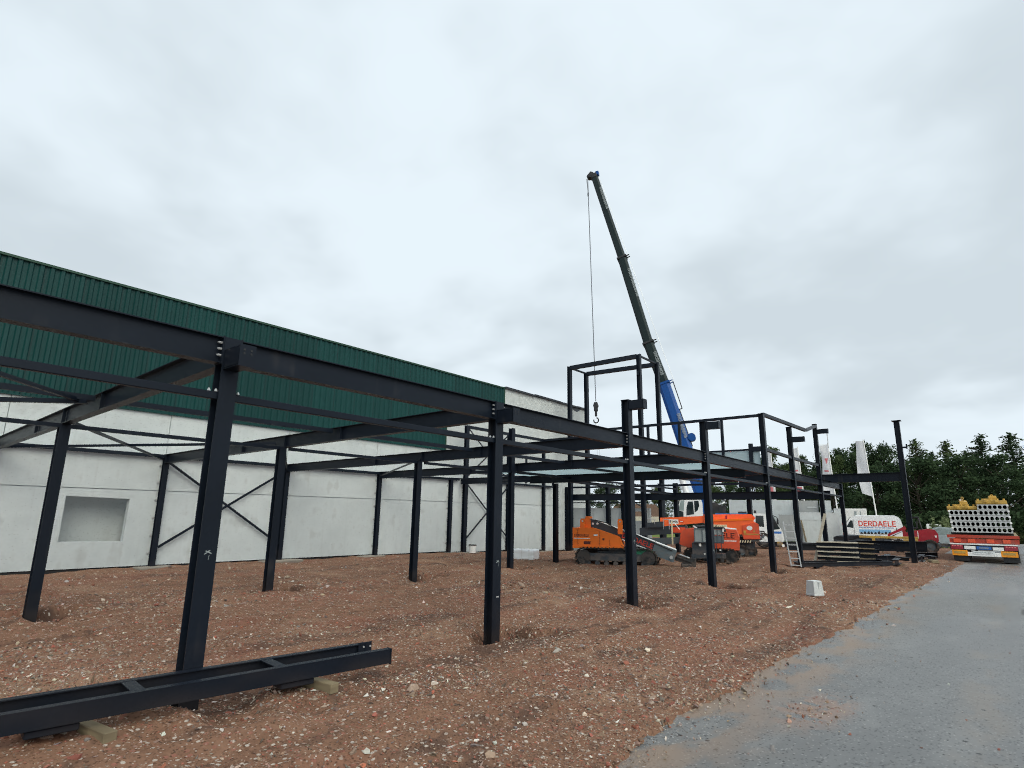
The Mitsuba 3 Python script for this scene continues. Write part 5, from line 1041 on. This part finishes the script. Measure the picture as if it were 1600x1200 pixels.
part(SP, 'base_rail', Z_.mb().box(Z_.P(-20, 13.5, 0.2), (34/28.5, 0.3, 2/28.5)).box(Z_.P(18, 12.5, 0.2), (60/28.5, 0.25, 1.6/28.5)), 'cream_plain')
part(SP, 'support', Z_.mb().box(Z_.P(-30, 6, 0.2), (0.2, 0.3, 12/28.5)).box(Z_.P(30, 6, 0.2), (0.2, 0.3, 12/28.5)), 'timber')
TP = thing('tarpaulin_bundle', 'dark tarpaulin covered bundle lying below the van', 'tarpaulin')
tb = trimesh.creation.box((3.0, 0.8, 0.42)); 
for _ in range(4): tb = tb.subdivide()
tv = tb.vertices.copy(); tv[:, 2] *= 1 - 0.55*np.clip(np.abs(tv[:, 0])/1.5, 0, 1)**2*(tv[:, 2] > 0); tv += tb.vertex_normals*((meshkit.fbm(tv*[3, 4, 6], 4, 4)-0.5)*0.22)[:, None]
part(TP, 'cover', MB(rotz(math.radians(-83)), (39.5, 1.05, 0.62)).mesh(trimesh.Trimesh(tv, tb.faces, process=False)), 'tarp', smooth=40)
part(TP, 'trestle', MB(rotz(math.radians(-83)), (39.5, 1.05, -0.1)).bar((-1, -0.3, 0), (-1, 0.3, 0.55), 0.08).bar((1, -0.3, 0), (1, 0.3, 0.55), 0.08).bar((-1.3, 0, 0.5), (1.3, 0, 0.5), 0.1), 'timber')

LD = thing('ladder', 'aluminium ladder leaning in front of the sixth front column', 'ladder')
lo, hi = np.array([20.55, 0.06, 0.02]), np.array([20.85, 0.30, 1.62])
pr_ = np.array([0.15, -0.98, 0])*0.16
for s in (-1, 1): part(LD, 'stile', MB().bar(lo + pr_*s, hi + pr_*s, 0.03, 0.06, up=(1, 0, 0)), 'aluminium')
for i in range(7): c_ = lo + (hi-lo)*(0.06 + i*0.145); part(LD, 'rung', MB().box(c_, (0.09, 0.32, 0.03), R=rotz(0.15)), 'aluminium')
solo('plank', MB().bar((23.35, 0.12, 0.02), (23.75, -0.35, 1.95), 0.10, 0.05, up=(1, 0, 0), bev=0.006), 'pale_board', 'pale plank leaning against the seventh front column', 'plank')
solo('rubble_chunk', MB(rotz(0.4), (27.9, -3.35, 0.09)).box((0, 0, 0), (0.45, 0.28, 0.14), bev=0.04), 'timber', 'brown lump of broken timber beside the asphalt edge near the end column', 'debris')

# ------------------------------------------------------------------ banner flags
def flag(label, x, y, top, w, h, lean, ph, logo):
    g = float(ground_low(x, y)); k = thing('banner_flag', label, 'flag', 'white banner flags on poles')
    d = np.array([0.10, -0.995, 0])                             # towards the right of the picture
    ln = d*lean
    p0, p1 = np.array([x, y, g]), np.array([x, y, top]) - ln
    part(k, 'pole', MB().cyl(p0, p1, 0.07, 10, 0.045), 'white_plain')
    nu, nv = 9, 34; U, Vv = np.meshgrid(np.linspace(0, 1, nu), np.linspace(0, 1, nv), indexing='ij')
    wv = 0.16*np.sin(5.5*Vv + 2.5*U + ph)*U + 0.07*np.sin(13*Vv + ph*2)*U
    shr = w*(0.80 + 0.20*np.cos(4.0*Vv + ph)*0.8)
    tpt = p1 + (p0-p1)*(0.15/np.linalg.norm(p1-p0)); dn = (p0-p1)/np.linalg.norm(p1-p0)
    n = np.array([0.995, 0.10, 0])
    pts = tpt + dn*(Vv[..., None]*h*(1-0.05*U[..., None]) + 0.10*U[..., None]*np.sin(ph)) - d*(U*shr)[..., None] - d*0.06 + n*wv[..., None]
    i, j = np.meshgrid(np.arange(nu-1), np.arange(nv-1), indexing='ij'); a = (i*nv+j).ravel()
    F = np.vstack([np.stack([a, a+nv, a+nv+1], 1), np.stack([a, a+nv+1, a+1], 1)])
    part(k, 'cloth', trimesh.Trimesh(pts.reshape(-1, 3), F, process=False), 'flag_cloth', smooth=True)
    part(k, 'top_arm', MB().bar(tpt - dn*0.02, tpt - d*(w*0.95) - dn*0.02, 0.03), 'white_plain')
    off = -n*0.02
    def patch(us, vs):                                          # a printed patch that follows the cloth
        G_ = pts[us[0]:us[1], vs[0]:vs[1]] + off; a_, b_ = G_.shape[:2]; i, j = np.meshgrid(np.arange(a_-1), np.arange(b_-1), indexing='ij'); a = (i*b_+j).ravel()
        return trimesh.Trimesh(G_.reshape(-1, 3), np.vstack([np.stack([a, a+b_, a+b_+1], 1), np.stack([a, a+b_+1, a+1], 1)]), process=False)
    if logo == 'tri':
        A_, B_, C_ = pts[5, 9] + off, pts[1, 9] + off, pts[3, 13] + off
        part(k, 'logo', trimesh.Trimesh(np.array([A_, B_, C_]), [[0, 1, 2]], process=False), 'flag_print', label='red triangular emblem')
        for a_, b_ in ((17, 18), (20, 21), (25, 26)): part(k, 'printed_line', patch((2, 7), (a_, b_+1)), 'flag_print')
    elif logo == 'bottom': part(k, 'logo', patch((0, 8), (25, 29)), 'flag_print', label='red printed band'); part(k, 'printed_line', patch((2, 7), (14, 16)), 'flag_print')
    elif logo == 'top': part(k, 'printed_line', patch((1, 8), (22, 27)), 'flag_print')
    return k
flag('leftmost white banner flag, mostly hidden behind the fifth column', 58.07, 10.9, 8.35, 0.85, 5.2, 0.25, 0.3, 'top')
flag('white banner flag with a red band near its foot, left of the seventh front column', 59.83, 8.78, 8.75, 0.85, 5.0, 0.3, 1.4, 'bottom')
flag('white banner flag with a red triangular emblem right of the seventh front column', 61.78, 6.41, 9.15, 1.0, 4.9, 0.35, 2.2, 'tri')
flag('rightmost white banner flag, free-standing and wavy, behind the van', 64.16, 3.52, 9.55, 0.95, 5.4, 0.5, 3.6, None)
for x, y, lab, top in ((57.2, 13.4, 'bare white flag pole behind the stored panels, the leftmost pole', 5.0), (60.4, 9.6, 'bare white flag pole rising behind the stored panels beside the second flag', 5.2)):
    solo('flag_pole', MB().cyl((x, y, -0.5), (x, y, top), 0.07, 10, 0.05), 'white_plain', lab, 'flag pole')

# ------------------------------------------------------------------ trees and shrubs
def leaf_quads(c, size, up_bias=0.3, R=None):
    R = R or rng; n = len(c); a = R.normal(size=(n, 3)); a[:, 2] *= 0.6; a /= np.linalg.norm(a, axis=1, keepdims=True)
    b = np.cross(a, R.normal(size=(n, 3))); b /= np.linalg.norm(b, axis=1, keepdims=True)
    s = size*R.uniform(.55, 1.35, (n, 1)); w = s*0.55
    v = np.stack([c - a*s, c - b*w + a*s*0.1, c + a*s, c + b*w + a*s*0.1], 1)
    i = np.arange(n)*4; f = np.vstack([np.stack([i, i+1, i+2], 1), np.stack([i, i+2, i+3], 1)])
    return v.reshape(-1, 3), f
def merge(parts):
    V_, F_, o = [], [], 0
    for v, f in parts: V_.append(v); F_.append(f+o); o += len(v)
    return trimesh.Trimesh(np.vstack(V_), np.vstack(F_), process=False)
def broadleaf(seed, nl=7600, dense=1.0):
    """unit tree, 1 m tall, crown about 0.75 wide"""
    R_ = np.random.default_rng(seed); tr = MB(); tr.cyl((0, 0, -0.02), (0.01, 0, 0.35), 0.022, 9, 0.015).cyl((0.01, 0, 0.35), (0, 0.01, 0.8), 0.015, 8, 0.004)
    cl = []
    for i in range(34):
        z = 0.16 + 0.80*R_.random()**0.85; prof = math.sin(math.pi*np.clip((z-0.02)/1.02, 0, 1))**0.6*0.36
        a = R_.uniform(0, 2*math.pi); r = prof*math.sqrt(R_.random())*1.05
        c = np.array([r*math.cos(a), r*math.sin(a), z]); cl.append((c, R_.uniform(.06, .125)*(1.1 if z < 0.6 else 0.85)))
        z0 = max(0.12, z-0.22); tr.cyl((0, 0, z0), tuple(c), 0.006, 5, 0.002)
    cl.append((np.array([0.02, 0, 0.95]), 0.06)); cl.append((np.array([-0.05, 0.03, 0.88]), 0.08))
    pr = []
    for c, s in cl:
        n = int(nl/len(cl)*dense); d = R_.normal(size=(n, 3)); d /= np.linalg.norm(d, axis=1, keepdims=True); rr = R_.random(n)**0.42
        p = c + d*(rr*s*R_.uniform(.8, 1.35, n))[:, None]*[1.15, 1.15, 0.85]; pr.append(leaf_quads(p, 0.0155, R=R_))
    return tr.tm(), merge(pr)
def conifer(seed, nl=52):
    """unit larch-like tree with drooping then upturned branches"""
    R_ = np.random.default_rng(seed); tr = MB().cyl((0, 0, -0.02), (0, 0, 0.97), 0.020, 9, 0.003); pr = []
    zs = np.linspace(0.06, 0.985, 64)
    for z in zs:
        for _ in range(3):
            a = R_.uniform(0, 2*math.pi); L = (0.36*(1-z)**0.72 + 0.012)*R_.uniform(.45, 1.25)
            m = 9; t = np.linspace(0, 1, m); h = z - 0.10*L*np.sin(t*2.4) + 0.20*L*t**2.2*R_.uniform(-.4, 1.2); wob = R_.normal(0, 0.05*L)
            b = np.stack([np.cos(a)*L*t - np.sin(a)*wob*t*t, np.sin(a)*L*t + np.cos(a)*wob*t*t, h], 1)
            for q_ in (0, 4): tr.cyl(b[q_], b[min(q_+4, m-1)], 0.0042*(1-q_/10), 4, 0.002)
            n = max(6, int(nl*L/0.25)); tt = R_.random(n)**0.8; k = tt*(m-1); i0 = np.minimum(k.astype(int), m-2); f_ = (k-i0)[:, None]
            p = b[i0]*(1-f_) + b[i0+1]*f_; p = p + R_.normal(size=(n, 3))*[0.013, 0.013, 0.011]; pr.append(leaf_quads(p, 0.0135, R=R_))
    n = 60; p = np.stack([R_.normal(0, .006, n), R_.normal(0, .006, n), R_.uniform(.90, 1.0, n)], 1); pr.append(leaf_quads(p, 0.012, R=R_))
    return tr.tm(), merge(pr)
PROTO = {}
for nm, fn_, sds in (('b', broadleaf, (3, 14, 25)), ('c', conifer, (5, 16, 27))):
    for j, sd_ in enumerate(sds):
        t_, c_ = fn_(sd_); PROTO[nm, j] = (mikit.ply(t_, 'bark'), c_)
CROWN = {}
def tree(label, x, y, h, wd, proto, mat, rot, cat='tree', name='tree', group=None):
    k = thing(name, label, cat, group); g = float(ground_low(x, y)) - 0.15
    tw = T().translate([x, y, g]).rotate([0, 0, 1], rot).scale([wd, wd, h])
    scene[k + '__trunk'] = {**PROTO[proto][0], 'to_world': tw}
    if (proto, mat) not in CROWN: CROWN[proto, mat] = mikit.ply(PROTO[proto][1], mat)
    scene[k + '__crown'] = {**CROWN[proto, mat], 'to_world': tw}
    return k
GT = 'trees behind the building site'
TREES = [
    (100.0, -7.7, 14.2, 15.1, ('c', 0), 'leaf_dark', 'tall dark conifer at the right edge of the picture'),
    (102.7, -4.5, 14.5, 14.6, ('c', 1), 'leaf_dark', 'tallest dark conifer with a bare spiky top, behind the right slab stack'),
    (97.0, -0.8, 13.3, 12.9, ('c', 2), 'leaf_mid', 'spiky conifer rising just left of the loaded trailer'),
    (96.8, 2.6, 13.7, 13.3, ('c', 0), 'leaf_mid', 'spiky conifer above the red tractor'),
    (100.2, 5.0, 12.1, 11.2, ('c', 1), 'leaf_dark', 'lower dark conifer right of the leaning end column'),
    (93.7, 6.4, 12.8, 8.2, ('b', 0), 'leaf_dark', 'dark round tree directly behind the leaning end column'),
    (91.6, 9.0, 13.1, 9.3, ('b', 1), 'leaf_dark', 'dark bushy tree behind the rightmost banner flag'),
    (96.8, 12.3, 13.1, 8.8, ('b', 2), 'leaf_dark', 'dark bushy tree left of the rightmost banner flag'),
    (89.0, 12.1, 11.7, 7.0, ('b', 0), 'leaf_mid', 'tree right of the flag with the triangular emblem'),
    (88.8, 15.6, 11.4, 7.9, ('b', 1), 'leaf_dark', 'tree left of the flag with the triangular emblem'),
    (81.8, 17.6, 12.1, 9.6, ('b', 2), 'leaf_mid', 'leafy tree rising behind the fifth front column'),
    (86.2, 21.9, 9.9, 8.6, ('b', 0), 'leaf_dark', 'lower tree above the left end of the stored panels'),
    (79.8, 23.3, 7.7, 7.7, ('b', 1), 'leaf_dark', 'low loose tree right of the blue crane boom'),
    (68.1, 21.3, 6.9, 5.1, ('b', 2), 'leaf_mid', 'small thin tree behind the foot of the crane boom'),
    (81.3, 31.2, 7.1, 8.6, ('c', 2), 'leaf_mid', 'low conifer just left of the crane operator cab'),
    (83.2, 35.3, 6.9, 7.4, ('b', 1), 'leaf_mid', 'green tree beside the small brown roofed house'),
    (51.3, 25.7, 5.8, 5.6, ('b', 0), 'leaf_dark', 'near dark tree with loose leaves behind the low end panels'),
    (58.3, 33.3, 5.3, 5.1, ('b', 2), 'leaf_dark', 'small tree half hidden by the corner of the warehouse'),
    (114.2, -2.3, 13.5, 14.9, ('c', 2), 'leaf_dark', 'conifer in the second row above the left slab stack'),
    (110.7, 1.8, 13.2, 14.9, ('c', 1), 'leaf_dark', 'conifer in the second row between the two spiky ones'),
    (107.6, -10.5, 13.6, 13.3, ('c', 2), 'leaf_dark', 'conifer in the second row at the right edge of the picture'),
    (107.2, 9.4, 12.7, 10.8, ('b', 2), 'leaf_dark', 'second row tree between the end column and the rightmost flag'),
    (104.0, 16.5, 11.8, 12.4, ('b', 1), 'leaf_dark', 'second row tree behind the flag with the triangular emblem'),
    (100.7, 20.5, 11.5, 12.4, ('b', 0), 'leaf_dark', 'second row tree behind the flag with the red band'),
    (108.1, -14.4, 13.4, 14.2, ('c', 1), 'leaf_dark', 'conifer just beyond the right edge of the picture'),
    (90.7, -6.1, 10.6, 11.6, ('b', 2), 'leaf_dark', 'low dark tree in front of the conifers, behind the right slab stack'),
    (90.1, -2.1, 10.4, 12.0, ('b', 1), 'leaf_dark', 'low dark tree in front of the conifers, behind the left slab stack'),
    (86.6, 2.1, 10.2, 12.0, ('b', 0), 'leaf_dark', 'low dark tree in front of the conifers, above the tractor roll frame'),
    (85.7, 6.4, 9.4, 10.0, ('b', 2), 'leaf_dark', 'low dark tree in front of the tree row, right above the van')]
for i, (x, y, h, w, pr_, mt, lab) in enumerate(TREES):
    tree(lab, x, y, h, w, pr_, mt, (i*67) % 360, cat='conifer' if pr_[0] == 'c' else 'tree', name='conifer' if pr_[0] == 'c' else 'tree', group='conifers behind the building site' if pr_[0] == 'c' else GT)
def hedge_mesh(p, q, depth, h, n, size, seed):
    R_ = np.random.default_rng(seed); p, q = np.array(p, float), np.array(q, float); t = R_.random(n); L = np.linalg.norm(q-p)
    nn = np.array([-(q-p)[1], (q-p)[0]])/L; c = p + (q-p)*t[:, None] + nn*(R_.uniform(-.5, .5, n)*depth)[:, None]
    top = h*(0.75 + 0.5*meshkit.fbm(np.stack([t*L*0.35, 0*t, 0*t+seed], -1), 3, 4)); z = top*R_.random(n)**0.7 + ground_low(c[:, 0], c[:, 1]) - 0.1
    return leaf_quads(np.column_stack([c, z]), size, R=R_)
v_, f_ = hedge_mesh((80, -16), (80, 30), 3.0, 3.2, 9000, 0.30, 2)
solo('hedge', trimesh.Trimesh(v_, f_, process=False), 'leaf_dark', 'dark green hedge running below the tree row behind the van', 'hedge')
for (x, y, h, w, mt, lab, sd_) in ((70.5, -1.1, 2.9, 4.2, 'leaf_pale', 'pale feathery bush left of the loaded trailer', 3), (69.5, -9.2, 4.2, 4.0, 'leaf_pale', 'pale green bush at the right edge beyond the trailer', 8), (69.0, 1.8, 1.6, 4.5, 'leaf_olive', 'low olive shrub behind the white box trailer', 5), (71.0, -5.5, 1.6, 4.5, 'leaf_olive', 'low olive shrub hidden behind the slab stacks', 9), (66.0, -8.6, 1.0, 3.2, 'leaf_olive', 'low olive shrub on the grass right of the trailer', 12)):
    R_ = np.random.default_rng(sd_); k = thing('shrub', lab, 'shrub', 'shrubs on the grass verge'); g = float(ground_low(x, y)) - 0.12
    st, pr2 = MB(), []
    for i in range(26):
        a = R_.uniform(0, 2*math.pi); l_ = R_.uniform(.5, 1.0)*h; e_ = np.array([x + math.cos(a)*w*0.5*R_.random(), y + math.sin(a)*w*0.5*R_.random(), g + l_]); b_ = np.array([x + math.cos(a)*w*0.15, y + math.sin(a)*w*0.15, g])
        st.cyl(b_, e_, 0.025, 5, 0.01); n = 70; t = R_.random(n)**0.7; pr2.append(leaf_quads(b_ + (e_-b_)*t[:, None] + R_.normal(0, 0.13, (n, 3)), 0.15, R=R_))
    part(k, 'stem', st, 'bark'); part(k, 'foliage', merge(pr2), mt)
n = 9000; R_ = np.random.default_rng(44); gx_, gy_ = R_.uniform(64, 80, n), R_.uniform(-14, 12, n); zz = ground_low(gx_, gy_) - 0.12
hh = R_.uniform(.15, .45, n); an = R_.uniform(0, 2*math.pi, n); wx, wy = np.cos(an)*0.05, np.sin(an)*0.05; lx, ly = R_.normal(0, .1, n), R_.normal(0, .1, n)
gv = np.stack([np.stack([gx_-wx, gy_-wy, zz], -1), np.stack([gx_+wx, gy_+wy, zz], -1), np.stack([gx_+lx, gy_+ly, zz+hh], -1)], 1).reshape(-1, 3)
scene['grass'] = mikit.ply(trimesh.Trimesh(gv, np.arange(3*n).reshape(-1, 3), process=False), 'leaf_olive'); labels['grass'] = {'label': 'rough olive grass on the verge beyond the road', 'category': 'grass', 'kind': 'stuff'}
H_ = Local((71.6, 33.2, -0.6), math.radians(-62), 11.4)
HS = thing('house', 'small distant house with a brown pitched roof behind the frame', 'house')
part(HS, 'wall', H_.mb().box(H_.P(0, 14, 3), (7.5, 6, 28/11.4)), 'render_cream'); part(HS, 'roof', H_.mb().prism(H_.poly([(-47, 26), (47, 26), (30, 47), (-30, 47)]), 0.2, 5.8), 'roof_brown')
for u in (-20, 18): part(HS, 'window', H_.mb().box(H_.P(u, 15, -0.02), (1.0, 0.06, 1.1)), 'cab_glass')
